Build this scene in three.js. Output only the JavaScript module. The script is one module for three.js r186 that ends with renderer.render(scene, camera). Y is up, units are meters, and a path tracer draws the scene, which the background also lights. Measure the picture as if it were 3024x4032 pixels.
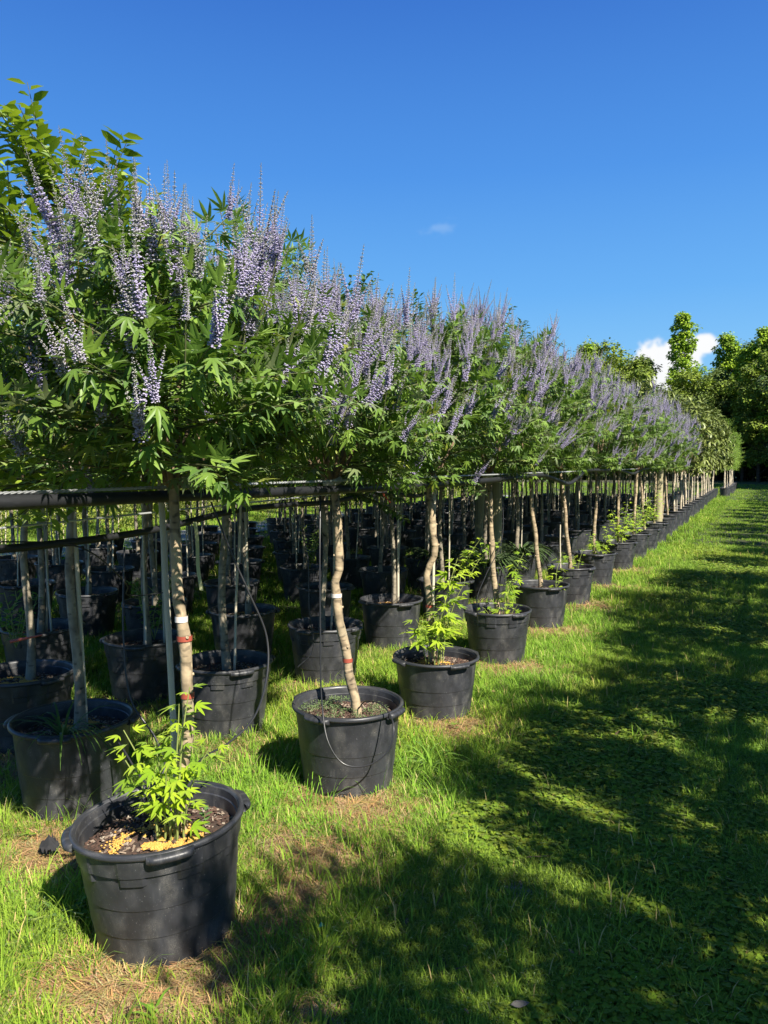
import * as THREE from 'three';

// ------------------------------------------------------------------ camera, sky, sun, exposure
const scene = new THREE.Scene();
const YAW = 25.6 * Math.PI / 180, PITCH = 3.54 * Math.PI / 180;
const camera = new THREE.PerspectiveCamera(67.2, 768 / 1024, 0.05, 900);
camera.position.set(0, 1.78, 0);
camera.rotation.set(-PITCH, YAW, 0, 'YXZ');
scene.add(camera);

const renderer = new THREE.WebGLRenderer({ antialias: true });
renderer.setSize(768, 1024);
renderer.toneMapping = THREE.LinearToneMapping;
const EXPOSURE = 2.35;
renderer.toneMappingExposure = EXPOSURE;
renderer.shadowMap.enabled = true;

const TO_SUN = new THREE.Vector3(0.90, 1.0, 0.48).normalize();
const sun = new THREE.DirectionalLight(new THREE.Color().setRGB(1, 0.94, 0.82), 5);
sun.position.copy(TO_SUN).multiplyScalar(120).add(new THREE.Vector3(-5, 0, -30));
sun.target.position.set(-5, 0, -30);
sun.castShadow = true;
sun.shadow.mapSize.set(4096, 4096);
sun.shadow.camera.left = -70; sun.shadow.camera.right = 70; sun.shadow.camera.top = 70; sun.shadow.camera.bottom = -70;
sun.shadow.camera.near = 1; sun.shadow.camera.far = 300;
scene.add(sun, sun.target);

// ------------------------------------------------------------------ numbers
let seed = 12345;
function srand(s) { seed = (s * 2654435761) >>> 0; for (let i = 0; i < 4; i++) rnd(); }
function rnd() { seed = (seed + 0x6D2B79F5) >>> 0; let t = seed; t = Math.imul(t ^ (t >>> 15), t | 1); t ^= t + Math.imul(t ^ (t >>> 7), t | 61); return ((t ^ (t >>> 14)) >>> 0) / 4294967296; }
const rr = (a, b) => a + (b - a) * rnd();
const gauss = () => rnd() + rnd() + rnd() - 1.5;
const clamp = (x, a = 0, b = 1) => Math.min(b, Math.max(a, x));
const smooth = (a, b, x) => { const t = clamp((x - a) / (b - a)); return t * t * (3 - 2 * t); };
const mixc = (a, b, t) => [a[0] + (b[0] - a[0]) * t, a[1] + (b[1] - a[1]) * t, a[2] + (b[2] - a[2]) * t];
function hash2(x, y) { let h = Math.imul(x, 374761393) + Math.imul(y, 668265263) | 0; h = Math.imul(h ^ (h >>> 13), 1274126177); return ((h ^ (h >>> 16)) >>> 0) / 4294967296; }
function vnoise(x, y, wrap = 0) {
  const xi = Math.floor(x), yi = Math.floor(y), fx = x - xi, fy = y - yi;
  const w = (n) => wrap ? ((n % wrap) + wrap) % wrap : n;
  const u = fx * fx * (3 - 2 * fx), v = fy * fy * (3 - 2 * fy);
  const a = hash2(w(xi), w(yi)), b = hash2(w(xi + 1), w(yi)), c = hash2(w(xi), w(yi + 1)), d = hash2(w(xi + 1), w(yi + 1));
  return a + (b - a) * u + (c - a) * v + (a - b - c + d) * u * v;
}
function fbm(x, y, oct = 4, wrap = 0) { let s = 0, a = 0.5, t = 0; for (let i = 0; i < oct; i++) { s += a * vnoise(x, y, wrap); t += a; a *= 0.5; x *= 2; y *= 2; if (wrap) wrap *= 2; else { x += 17.3; y += 9.1; } } return s / t; }

// ------------------------------------------------------------------ sky (computed: clear air, one cumulus, a wisp)
{
  const W = 3072, H = 1536, data = new Float32Array(W * H * 4);
  const stops = [[0, [0.46, 0.76, 0.98]], [6, [0.30, 0.645, 0.985]], [12, [0.175, 0.49, 0.95]], [20, [0.098, 0.335, 0.84]], [30, [0.055, 0.205, 0.66]], [45, [0.042, 0.155, 0.52]], [90, [0.034, 0.12, 0.42]]];
  const fwd = Math.atan2(-Math.cos(YAW), -Math.sin(YAW));   // azimuth (x,z) of the camera axis
  const sunDir = TO_SUN;
  for (let j = 0; j < H; j++) {
    const lat = ((j + 0.5) / H - 0.5) * Math.PI, el = lat * 180 / Math.PI;
    let k = 0; while (k < stops.length - 2 && el > stops[k + 1][0]) k++;
    const t = clamp((el - stops[k][0]) / (stops[k + 1][0] - stops[k][0]));
    const base = el < 0 ? [0.10, 0.15, 0.07] : mixc(stops[k][1], stops[k + 1][1], t);
    for (let i = 0; i < W; i++) {
      const lon = ((i + 0.5) / W - 0.5) * 2 * Math.PI;
      const dx = Math.cos(lat) * Math.cos(lon), dy = Math.sin(lat), dz = Math.cos(lat) * Math.sin(lon);
      let c = base;
      if (el >= 0) {
        const cs = dx * sunDir.x + dy * sunDir.y + dz * sunDir.z;
        const glow = 0.10 * Math.pow(clamp((cs + 1) / 2), 3);
        c = [c[0] * (0.86 + 1.2 * glow) + 0.10 * glow, c[1] * (0.92 + 1.0 * glow) + 0.10 * glow, c[2] * (0.97 + 0.6 * glow) + 0.08 * glow];
        let da = lon - fwd; da = Math.atan2(Math.sin(da), Math.cos(da)); const az = da * 180 / Math.PI;  // degrees right of the camera axis
        if (el < 12 && az > 12 && az < 30) {          // the cumulus behind the wood
          const n = fbm(az * 1.1 + 3, el * 1.1 + 9, 5) - 0.5, n2 = fbm(az * 3.1, el * 3.1 + 4, 4) - 0.5;
          const lump = (cx, cy, rx, ry) => 1 - Math.hypot((az - cx) / rx, (el - cy) / ry);
          let d = Math.max(lump(19.4, 6.3, 1.9, 2.5), lump(18.9, 3.2, 1.5, 4.0), lump(20.8, 7.6, 1.8, 1.2), lump(22.3, 8.1, 1.1, 0.75), lump(18.0, 5.2, 1.2, 1.9));
          d += n * 0.55 + n2 * 0.30;
          const a = smooth(0.0, 0.22, d) * smooth(0, 2, el);
          const sh = clamp(0.80 + 0.25 * n2 + 0.06 * (el - 4) + 0.3 * n);
          c = mixc(c, [0.80 + 0.18 * sh, 0.86 + 0.13 * sh, 0.92 + 0.08 * sh], a);
        }
        if (el > 14 && el < 20 && az > 1 && az < 8) {  // a faint wisp
          const d = 1 - Math.hypot((az - 4.1) / 1.7, (el - 16.6 - 0.12 * (az - 4)) / 0.62) + (fbm(az * 1.6, el * 3, 4) - 0.5) * 1.3;
          c = mixc(c, [0.42, 0.62, 0.92], 0.30 * smooth(0.1, 1.0, d));
        }
      }
      const o = (j * W + i) * 4;
      data[o] = c[0] / EXPOSURE; data[o + 1] = c[1] / EXPOSURE; data[o + 2] = c[2] / EXPOSURE; data[o + 3] = 1;
    }
  }
  const sky = new THREE.DataTexture(data, W, H, THREE.RGBAFormat, THREE.FloatType);
  sky.mapping = THREE.EquirectangularReflectionMapping; sky.magFilter = THREE.LinearFilter; sky.colorSpace = THREE.LinearSRGBColorSpace; sky.needsUpdate = true;
  scene.background = sky; scene.environment = sky;
}

// ------------------------------------------------------------------ helpers
const V = (x, y, z) => new THREE.Vector3(x, y, z);
const used = new Map();
function numbered(name) { const n = used.get(name) || 0; used.set(name, n + 1); return n ? name + '_' + String(n).padStart(3, '0') : name; }
function tag(o, label, category, group, kind) { if (label) o.userData.label = label; if (category) o.userData.category = category; if (group) o.userData.group = group; if (kind) o.userData.kind = kind; return o; }
function shade(o) { o.traverse((m) => { if (m.isMesh) { m.castShadow = true; m.receiveShadow = true; } }); }
function thing(name, label, category, x = 0, y = 0, z = 0, turn = 0, group) {
  const o = new THREE.Group(); o.name = numbered(name); scene.add(o); o.position.set(x, y, z); o.rotation.y = turn;
  o.userData = { label, category }; if (group) o.userData.group = group; return o;
}
function copy(src, label, x, y, z, turn, scale = 1, group) {
  const o = src.clone(); o.name = numbered(src.name.replace(/_\d{3}$/, '')); scene.add(o);
  o.userData = { ...src.userData, label }; delete o.userData.group; if (group) o.userData.group = group;
  o.position.set(x, y, z); o.rotation.set(0, turn, 0); if (scale.isVector3) o.scale.copy(scale); else o.scale.setScalar(scale); return o;
}
function mesh(name, geo, mat, parent) { const m = new THREE.Mesh(geo, mat); m.name = parent ? name : numbered(name); m.castShadow = m.receiveShadow = true; (parent || scene).add(m); return m; }

class GB {                       // gathers triangles; build() gives one geometry
  constructor() { this.p = []; this.c = []; this.u = []; this.i = []; }
  v(x, y, z, c, u = 0, w = 0) { this.p.push(x, y, z); this.c.push(c[0], c[1], c[2]); this.u.push(u, w); return this.p.length / 3 - 1; }
  t(a, b, c) { this.i.push(a, b, c); }
  get n() { return this.p.length / 3; }
  tube(path, radii, seg, c = [1, 1, 1], cap = true, uscale = 1) {
    const n = path.length; let prev = null, acc = 0; const rings = [];
    const nrm = V(), bin = V(), tan = V();
    for (let k = 0; k < n; k++) {
      tan.subVectors(path[Math.min(k + 1, n - 1)], path[Math.max(k - 1, 0)]).normalize();
      if (!prev) { prev = Math.abs(tan.y) < 0.9 ? V(0, 1, 0) : V(1, 0, 0); }
      nrm.copy(prev).addScaledVector(tan, -prev.dot(tan)); if (nrm.lengthSq() < 1e-8) nrm.set(tan.z, tan.x, tan.y); nrm.normalize(); prev = nrm.clone();
      bin.crossVectors(tan, nrm);
      if (k) acc += path[k].distanceTo(path[k - 1]);
      const r = typeof radii === 'number' ? radii : radii[k], ring = [];
      for (let s = 0; s <= seg; s++) {
        const a = s / seg * Math.PI * 2, ca = Math.cos(a) * r, sa = Math.sin(a) * r;
        ring.push(this.v(path[k].x + nrm.x * ca + bin.x * sa, path[k].y + nrm.y * ca + bin.y * sa, path[k].z + nrm.z * ca + bin.z * sa, c, s / seg * 0.3 * uscale, acc * uscale));
      }
      rings.push(ring);
    }
    for (let k = 0; k + 1 < n; k++) for (let s = 0; s < seg; s++) { const a = rings[k][s], b = rings[k][s + 1], d = rings[k + 1][s], e = rings[k + 1][s + 1]; this.t(a, b, d); this.t(b, e, d); }
    if (cap) for (const [k, f] of [[0, 1], [n - 1, 0]]) { const m = this.v(path[k].x, path[k].y, path[k].z, c); for (let s = 0; s < seg; s++) f ? this.t(m, rings[k][s + 1], rings[k][s]) : this.t(m, rings[k][s], rings[k][s + 1]); }
    return this;
  }
  // a leaf blade from `at` along `dir`, face towards `up`, length L, width W, folded along the midrib, tip bending down
  leaf(at, dir, up, L, W, c, fold = 0.25, droop = 0.25, rows = 2, widest = 0.4) {
    const d = dir, s = _s.crossVectors(d, up); if (s.lengthSq() < 1e-6) s.set(1, 0, 0); s.normalize();
    const n = _n.crossVectors(s, d).normalize();
    const pt = (t, w, c2) => {
      const y = w === 0 ? 0 : Math.abs(w) * fold, bend = -droop * t * t * L;
      return this.v(at.x + d.x * t * L + s.x * w + n.x * (y + bend), at.y + d.y * t * L + s.y * w + n.y * (y + bend), at.z + d.z * t * L + s.z * w + n.z * (y + bend), c2, 0.5 + w / (W || 1), t);
    };
    const b = pt(0, 0, c), tip = pt(1, 0, c);
    if (rows === 1) { const l = pt(widest, W / 2, c), m = pt(widest, 0, c), r = pt(widest, -W / 2, c); this.t(b, m, l); this.t(b, r, m); this.t(l, m, tip); this.t(m, r, tip); return; }
    let pl = -1, pm = -1, pr = -1; const ts = rows === 2 ? [widest * 0.7, widest + (1 - widest) * 0.45] : [widest * 0.5, widest, widest + (1 - widest) * 0.6];
    const ws = rows === 2 ? [0.92, 0.72] : [0.74, 1, 0.66];
    ts.forEach((t, k) => {
      const l = pt(t, W / 2 * ws[k], c), m = pt(t, 0, c), r = pt(t, -W / 2 * ws[k], c);
      if (k === 0) { this.t(b, m, l); this.t(b, r, m); } else { this.t(pl, pm, l); this.t(pm, m, l); this.t(pm, pr, m); this.t(pr, r, m); }
      pl = l; pm = m; pr = r;
    });
    this.t(pl, pm, tip); this.t(pm, pr, tip);
  }
  blob(x, y, z, rx, ry, rz, c) { const a = [this.v(x + rx, y, z, c), this.v(x - rx, y, z, c), this.v(x, y + ry, z, c), this.v(x, y - ry, z, c), this.v(x, y, z + rz, c), this.v(x, y, z - rz, c)]; for (const [p, q, r] of [[0, 2, 4], [4, 2, 1], [1, 2, 5], [5, 2, 0], [4, 3, 0], [1, 3, 4], [5, 3, 1], [0, 3, 5]]) this.t(a[p], a[q], a[r]); }
  chip(x, y, z, l, w, h, a, tilt, c) {     // a flat splinter
    const q = _q.setFromEuler(_e.set(tilt, a, tilt * 0.7)), pts = [[-l, 0, -w * 0.6], [l, 0, -w], [l * 0.8, 0, w], [-l * 0.9, 0, w * 0.8], [-l * 0.8, h, -w * 0.4], [l * 0.8, h, -w * 0.7], [l * 0.6, h, w * 0.7], [-l * 0.7, h, w * 0.6]].map((k) => { const v = _v.set(...k).applyQuaternion(q); return this.v(x + v.x, y + v.y, z + v.z, c); });
    for (const [p, q2, r] of [[4, 6, 5], [4, 7, 6], [0, 1, 5], [0, 5, 4], [1, 2, 6], [1, 6, 5], [2, 3, 7], [2, 7, 6], [3, 0, 4], [3, 4, 7]]) this.t(pts[p], pts[q2], pts[r]);
  }
  geo(flat) {
    let g = new THREE.BufferGeometry();
    g.setAttribute('position', new THREE.Float32BufferAttribute(this.p, 3)); g.setAttribute('color', new THREE.Float32BufferAttribute(this.c, 3)); g.setAttribute('uv', new THREE.Float32BufferAttribute(this.u, 2)); g.setIndex(this.i);
    if (flat) g = g.toNonIndexed(); g.computeVertexNormals(); return g;
  }
}
const _s = V(), _n = V(), _v = V(), _q = new THREE.Quaternion(), _e = new THREE.Euler();

function texture(w, h, f, srgb = false) {
  const d = new Uint8Array(w * h * 4);
  for (let j = 0; j < h; j++) for (let i = 0; i < w; i++) { const c = f(i / w, j / h, i, j), o = (j * w + i) * 4; d[o] = clamp(c[0]) * 255; d[o + 1] = clamp(c[1]) * 255; d[o + 2] = clamp(c[2]) * 255; d[o + 3] = 255; }
  const t = new THREE.DataTexture(d, w, h, THREE.RGBAFormat); t.wrapS = t.wrapT = THREE.RepeatWrapping; t.magFilter = THREE.LinearFilter; t.minFilter = THREE.LinearMipmapLinearFilter; if (srgb) t.colorSpace = THREE.SRGBColorSpace; t.needsUpdate = true; return t;
}
const std = (o) => new THREE.MeshStandardMaterial({ side: THREE.DoubleSide, ...o });
const leafMat = (o = {}) => new THREE.MeshPhysicalMaterial({ side: THREE.DoubleSide, vertexColors: true, roughness: 0.92, transmission: 0.40, thickness: 0, ior: 1.4, specularIntensity: 0.5, ...o });

// ------------------------------------------------------------------ materials
const texBark = texture(256, 512, (u, v) => { const a = fbm(u * 6, v * 20, 4, 2 * 3), b = fbm(u * 24, v * 24, 3, 24), lent = smooth(0.62, 0.72, fbm(u * 12 + 9, v * 48, 2, 12)), k = 0.70 + 0.8 * (a - 0.5) + 0.5 * (b - 0.5) - 0.3 * lent; const lich = smooth(0.56, 0.72, fbm(u * 5 + 4, v * 10 + 1, 4, 5)); return mixc([k, k * 0.93, k * 0.84], [0.95, 0.97, 0.93], lich * 0.45); });
const texBarkBump = texture(256, 512, (u, v) => { const a = fbm(u * 8, v * 24, 4, 8), ring = smooth(0.72, 0.95, vnoise(0.5, v * 40)); const k = a * 0.7 + 0.3 * ring; return [k, k, k]; });
const SOILY = 0.41;
const M = {
  trunk: std({ color: new THREE.Color().setRGB(0.47, 0.385, 0.265), map: texBark, bumpMap: texBarkBump, bumpScale: 0.009, roughness: 0.85 }),
  greyTrunk: std({ color: new THREE.Color().setRGB(0.34, 0.31, 0.25), map: texBark, bumpMap: texBarkBump, bumpScale: 0.003, roughness: 0.9 }),
  paleTrunk: std({ color: new THREE.Color().setRGB(0.66, 0.60, 0.48), map: texBark, bumpMap: texBarkBump, bumpScale: 0.003, roughness: 0.9 }),
  limb: std({ color: new THREE.Color().setRGB(0.22, 0.16, 0.10), map: texBark, bumpMap: texBarkBump, bumpScale: 0.002, roughness: 0.85 }),
  twig: std({ color: new THREE.Color().setRGB(0.09, 0.10, 0.035), roughness: 0.8 }),
  darkBark: std({ color: new THREE.Color().setRGB(0.10, 0.08, 0.06), map: texBark, roughness: 0.95 }),
  leaf: leafMat({ clearcoat: 0.6, clearcoatRoughness: 0.42 }), shinyLeaf: leafMat({ roughness: 0.42, transmission: 0, specularIntensity: 0.8 }), farLeaf: leafMat({ transmission: 0.3 }),
  shoot: leafMat({ transmission: 0.45 }),
  grass: leafMat({ transmission: 0.42 }),
  flower: leafMat({ roughness: 0.85, transmission: 0.3 }),
  straw: std({ vertexColors: true, roughness: 0.9 }),
  chip: std({ vertexColors: true, roughness: 0.9 }),
  stake: std({ color: new THREE.Color().setRGB(0.55, 0.50, 0.40), roughness: 0.8, map: texture(64, 256, (u, v) => { const k = 0.72 + 0.28 * fbm(u * 8, v * 3, 3, 8) * (1 - 0.5 * smooth(0.93, 1, vnoise(0.3, v * 22))); return [k, k * 0.98, k * 0.93]; }) }),
  post: std({ color: new THREE.Color().setRGB(0.34, 0.30, 0.19), roughness: 0.9, map: texture(128, 512, (u, v) => { const k = 0.55 + 0.6 * fbm(u * 16, v * 2.0, 4, 16) - 0.35 * smooth(0.7, 0.8, fbm(u * 30, v * 1.2 + 5, 2, 30)); return [k, k, k * 0.92]; }), bumpMap: texBarkBump, bumpScale: 0.003 }),
  pipe: std({ color: new THREE.Color().setRGB(0.020, 0.021, 0.024), roughness: 0.55, map: texture(256, 64, (u, v) => { const k = 0.8 + 0.5 * smooth(0.62, 0.8, fbm(u * 16, v * 8, 4, 8)); return [k * 0.75, k * 0.75, k * 0.75]; }) }),
  tube: std({ color: new THREE.Color().setRGB(0.02, 0.02, 0.022), roughness: 0.35 }),
  cable: std({ color: new THREE.Color().setRGB(0.52, 0.53, 0.53), metalness: 0.6, roughness: 0.4 }),
  clothTie: std({ color: new THREE.Color().setRGB(0.42, 0.39, 0.33), roughness: 0.95 }),
  redTape: std({ color: new THREE.Color().setRGB(0.30, 0.06, 0.035), roughness: 0.6 }),
  whiteTape: std({ color: new THREE.Color().setRGB(0.62, 0.56, 0.52), roughness: 0.7 }),
  tealTape: std({ color: new THREE.Color().setRGB(0.04, 0.36, 0.34), roughness: 0.6 }),
  cutWood: std({ color: new THREE.Color().setRGB(0.55, 0.45, 0.30), roughness: 0.9 }),
  soil: std({ color: new THREE.Color().setRGB(0.045, 0.028, 0.02), roughness: 1, bumpScale: 0.012, bumpMap: texture(256, 256, (u, v) => { const k = fbm(u * 24, v * 24, 4, 24); return [k, k, k]; }) }),
};
function potMaterial(k) {           // black polyethylene: scuffs, splashed grit, specks of dried mud
  const W = 1024, H = 256;
  const grit = texture(W, H, (u, v, i, j) => {
    const s = fbm(u * 20 + k * 7, v * 6 + k, 4, 20), f = hash2(i + k * 331, j + k * 17), spot = hash2((i >> 1) + 991 * k, (j >> 1) + 77);
    const splash = smooth(0.42, 0.85, fbm(u * 14 + k * 3, v * 5 + 2, 4, 14) + 0.42 * (0.32 - v) * (v < 0.36 ? 1.4 : 0));
    const scuff = smooth(0.60, 0.78, fbm(u * 40 + 5 * k, v * 2.5 + 3 * k, 3, 40)) * smooth(0.5, 0.7, s);
    let a = 0.185 + 0.10 * (s - 0.5);
    const dust = clamp(splash * (0.15 + 0.85 * f * f) * 0.62 + scuff * 0.22);
    let c = mixc([a, a * 1.02, a * 1.10], [0.55, 0.53, 0.49], dust);
    if (spot > 0.9972) c = mixc(c, [0.75, 0.75, 0.72], 0.15 + 0.7 * f * f); if (f > 0.9975) c = mixc(c, [0.75, 0.75, 0.72], 0.5);
    return c;
  }, true);
  const rough = texture(256, 128, (u, v) => { const s = 0.40 + 0.35 * (fbm(u * 10, v * 5, 4, 10) - 0.3); return [s, s, s]; });
  return std({ map: grit, roughnessMap: rough, roughness: 1.0, bumpMap: texture(256, 128, (u, v) => { const s = fbm(u * 30, v * 12, 3, 30); return [s, s, s]; }), bumpScale: 0.0012 });
}
const potMats = [0, 1, 2].map(potMaterial);

// ------------------------------------------------------------------ nursery pots
const POT = { R: 0.31, H: 0.472, soil: 0.383 };
function potBody(seg, lugs, k) {
  srand(50 + k);
  const rows = [[0, 0.238], [0.005, 0.245], [0.135, 0.256], [0.139, 0.2595], [0.245, 0.2685], [0.249, 0.272], [0.345, 0.2795], [0.349, 0.2798], [0.378, 0.2822], [0.382, 0.2826], [0.452, 0.2895], [0.460, 0.296]];
  const gb = new GB(), grid = [], kk = 9;
  const lug = (a) => { const t = ((a / (2 * Math.PI) * kk) + 0.2 * k) % 1; return t < 0.42 ? 1 : 0; };
  rows.forEach(([h, r], j) => {
    const ring = []; for (let s = 0; s <= seg; s++) {
      const a = s / seg * Math.PI * 2; let R = r;
      if (lugs) { if (j >= 9) R += 0.009; else if (j >= 7 && lug(a)) R += 0.009; if (j >= 9 && j <= 10 && lug(a)) R += 0.004; }
      ring.push(gb.v(Math.cos(a) * R, h, Math.sin(a) * R, [1, 1, 1], a / (2 * Math.PI) * 2, h / 0.47));
    } grid.push(ring);
  });
  for (const [h, r] of [[0.464, 0.291], [0.460, 0.286], [0.432, 0.282], [0.428, 0.278], [0.350, 0.271]]) { const ring = []; for (let s = 0; s <= seg; s++) { const a = s / seg * Math.PI * 2; ring.push(gb.v(Math.cos(a) * r, h, Math.sin(a) * r, [1, 1, 1], a / Math.PI, h / 0.47)); } grid.push(ring); }
  for (let j = 0; j + 1 < grid.length; j++) for (let s = 0; s < seg; s++) { gb.t(grid[j][s], grid[j + 1][s], grid[j][s + 1]); gb.t(grid[j][s + 1], grid[j + 1][s], grid[j + 1][s + 1]); }
  const g = gb.geo(true); return g;
}
function latheRim(seg) { const pts = [[0.288, 0.448], [0.301, 0.447], [0.308, 0.451], [0.3105, 0.458], [0.309, 0.467], [0.303, 0.472], [0.294, 0.472], [0.289, 0.466], [0.287, 0.459]].map(([r, h]) => new THREE.Vector2(r, h)); return new THREE.LatheGeometry(pts, seg); }
function handleGeo() {                 // thickened grip under the rim
  const gb = new GB(), n = 14, span = 0.50, rings = [];
  for (let k = 0; k <= n; k++) {
    const t = k / n, a = (t - 0.5) * span, e = Math.min(1, Math.min(t, 1 - t) * 7), o = 0.012 + 0.016 * Math.sqrt(e);
    const prof = [[0.300, 0.467], [0.307 + o * 0.45, 0.469], [0.307 + o * 0.85, 0.464], [0.307 + o, 0.455], [0.307 + o * 0.9, 0.443], [0.307 + o * 0.5, 0.437], [0.298, 0.439]];
    rings.push(prof.map(([r, h]) => gb.v(Math.cos(a) * r, h, Math.sin(a) * r, [1, 1, 1], a, h)));
  }
  for (let k = 0; k < n; k++) for (let j = 0; j < 6; j++) { const a = rings[k][j], b = rings[k][j + 1], c = rings[k + 1][j], d = rings[k + 1][j + 1]; gb.t(a, c, b); gb.t(b, c, d); }
  for (const r of [rings[0], rings[n]]) for (let j = 1; j < 6; j++) gb.t(r[0], r[j], r[j + 1]);
  return gb.geo();
}
function soilGeo(k) {
  const gb = new GB(), N = 26, id = []; srand(300 + k);
  for (let j = 0; j <= 8; j++) { const row = []; for (let s = 0; s < N; s++) { const a = s / N * Math.PI * 2, r = 0.276 * j / 8; row.push(gb.v(Math.cos(a) * r, POT.soil - 0.004 + 0.022 * (1 - (j / 8) ** 2) + 0.012 * (vnoise(Math.cos(a) * r * 30 + k * 9, Math.sin(a) * r * 30) - 0.5), Math.sin(a) * r, [1, 1, 1], Math.cos(a) * r * 3, Math.sin(a) * r * 3)); } id.push(row); }
  for (let j = 0; j < 8; j++) for (let s = 0; s < N; s++) { const e = (s + 1) % N; gb.t(id[j][s], id[j][e], id[j + 1][s]); gb.t(id[j][e], id[j + 1][e], id[j + 1][s]); }
  return gb.geo();
}
const soilTop = (r) => POT.soil - 0.004 + 0.022 * (1 - (r / 0.276) ** 2);
function mulchGeo(n, s0) { srand(s0); const gb = new GB(); for (let i = 0; i < n; i++) { const r = 0.265 * Math.sqrt(rnd()), a = rr(0, 6.283); const d = rnd(), c = d < 0.75 ? mixc([0.035, 0.018, 0.013], [0.10, 0.055, 0.038], rnd()) : mixc([0.16, 0.11, 0.08], [0.30, 0.25, 0.19], rnd()); gb.chip(Math.cos(a) * r, soilTop(r) + rr(-0.003, 0.006), Math.sin(a) * r, rr(0.006, 0.020), rr(0.003, 0.007), rr(0.002, 0.005), rr(0, 6.3), gauss() * 0.7, c); } return gb.geo(true); }
function pelletGeo(n, s0, cx, cz, sx) { srand(s0); const gb = new GB(); for (let i = 0; i < n; i++) { const x = cx + gauss() * sx, z = cz + gauss() * sx * 0.75, r = Math.hypot(x, z); if (r > 0.265 || fbm(x * 26 + s0, z * 26, 2) < 0.45 + 0.25 * rnd()) continue; const s = rr(0.0034, 0.0058); gb.blob(x, soilTop(r) + 0.009, z, s, s * 0.8, s, mixc([0.42, 0.21, 0.035], [0.56, 0.34, 0.08], rnd())); } return gb.geo(true); }
const G = { body: [0, 1, 2].map((k) => potBody(144, k !== 1, k)), bodyLow: potBody(28, false, 0), rim: latheRim(96), rimLow: latheRim(28), handle: handleGeo(), soil: [0, 1, 2].map(soilGeo), mulch: [mulchGeo(900, 1), mulchGeo(900, 2)], mulchLow: mulchGeo(160, 3), pellets: [pelletGeo(6500, 11, 0.02, 0.06, 0.15), pelletGeo(3500, 12, -0.05, 0.04, 0.14), pelletGeo(2500, 13, 0.04, -0.02, 0.13)] };
function makePot(kind, detail, pellets) {       // detail 2 near, 1 middle, 0 far
  const o = new THREE.Group(); o.name = 'nursery_pot';
  const m = potMats[kind];
  mesh('pot_wall', detail === 2 ? G.body[kind] : detail === 1 ? G.body[kind] : G.bodyLow, m, o);
  mesh('rim', detail ? G.rim : G.rimLow, m, o);
  if (detail) for (let k = 0; k < 4; k++) { const h = mesh('handle', G.handle, m, o); h.rotation.y = k * Math.PI / 2 + 0.5; }
  mesh('soil', G.soil[kind], M.soil, o);
  if (detail) tag(mesh('mulch', detail === 2 ? G.mulch[kind % 2] : G.mulchLow, M.chip, o), null, null, null, 'stuff');
  if (detail && pellets) tag(mesh('fertilizer', G.pellets[kind], M.chip, o), 'yellow fertilizer pellets spread on the soil', null, null, 'stuff');
  if (detail === 2) {
    const hg = new THREE.TorusGeometry(0.009, 0.003, 6, 14);
    for (const a of [0.3, 1.25, 2.2, 3.4, 4.6, 5.5]) { const r = mesh('drain_hole', hg, m, o); r.position.set(Math.cos(a) * 0.2475, 0.045, Math.sin(a) * 0.2475); r.rotation.y = Math.PI / 2 - a; }
  }
  return o;
}

// ------------------------------------------------------------------ the ground
const ROWS = [
  { x: -2.03, xs: [-2.03, -1.975, -2.0, -2.02, -2.08, -2.09, -2.11, -2.11, -2.07, -2.05, -2.0, -2.0], u: [0.72, 2.21, 3.71, 5.08, 6.74, 8.38, 10.0, 11.7, 13.6, 15.3, 16.6, 18.4] },
  { x: -3.17, u: [2.86, 4.16, 5.49, 6.78, 8.25, 9.75] },
  { x: -4.17, u: [3.38, 4.47, 5.73, 7.22, 8.7] },
];
const potSpots = [];                         // every pot: {row, n, x, u}
ROWS.forEach((r, k) => r.u.forEach((u, i) => potSpots.push({ row: k, x: r.xs ? r.xs[i] : r.x, u })));
{
  srand(77);
  for (let u = 20.1, k = 0; u < 64; u += 1.5, k++) potSpots.push({ row: 0, x: u > 47 ? -1.35 + gauss() * 0.1 : -2.0 + gauss() * 0.04, u: u + gauss() * 0.1 });
  for (let u = 11.2; u < 44; u += 1.5) potSpots.push({ row: 1, x: -3.17 + gauss() * 0.06, u: u + gauss() * 0.12 });
  for (let u = 10.2; u < 38; u += 1.5) potSpots.push({ row: 2, x: -4.2 + gauss() * 0.06, u: u + gauss() * 0.12 });
  for (let k = 3; k < 9; k++) { const L = 2.05 + 1.06 * k; for (let u = L * 0.76 + (k % 2) * 0.7 - 0.3; u < (k < 7 ? 36 : 32); u += 1.36) potSpots.push({ row: k, x: -L + gauss() * 0.1, u: u + gauss() * 0.15 }); }
}
const counts = []; for (const p of potSpots) { counts[p.row] = (counts[p.row] || 0) + 1; p.n = counts[p.row]; }
const nearPots = potSpots.filter((p) => p.u < 14);
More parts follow.
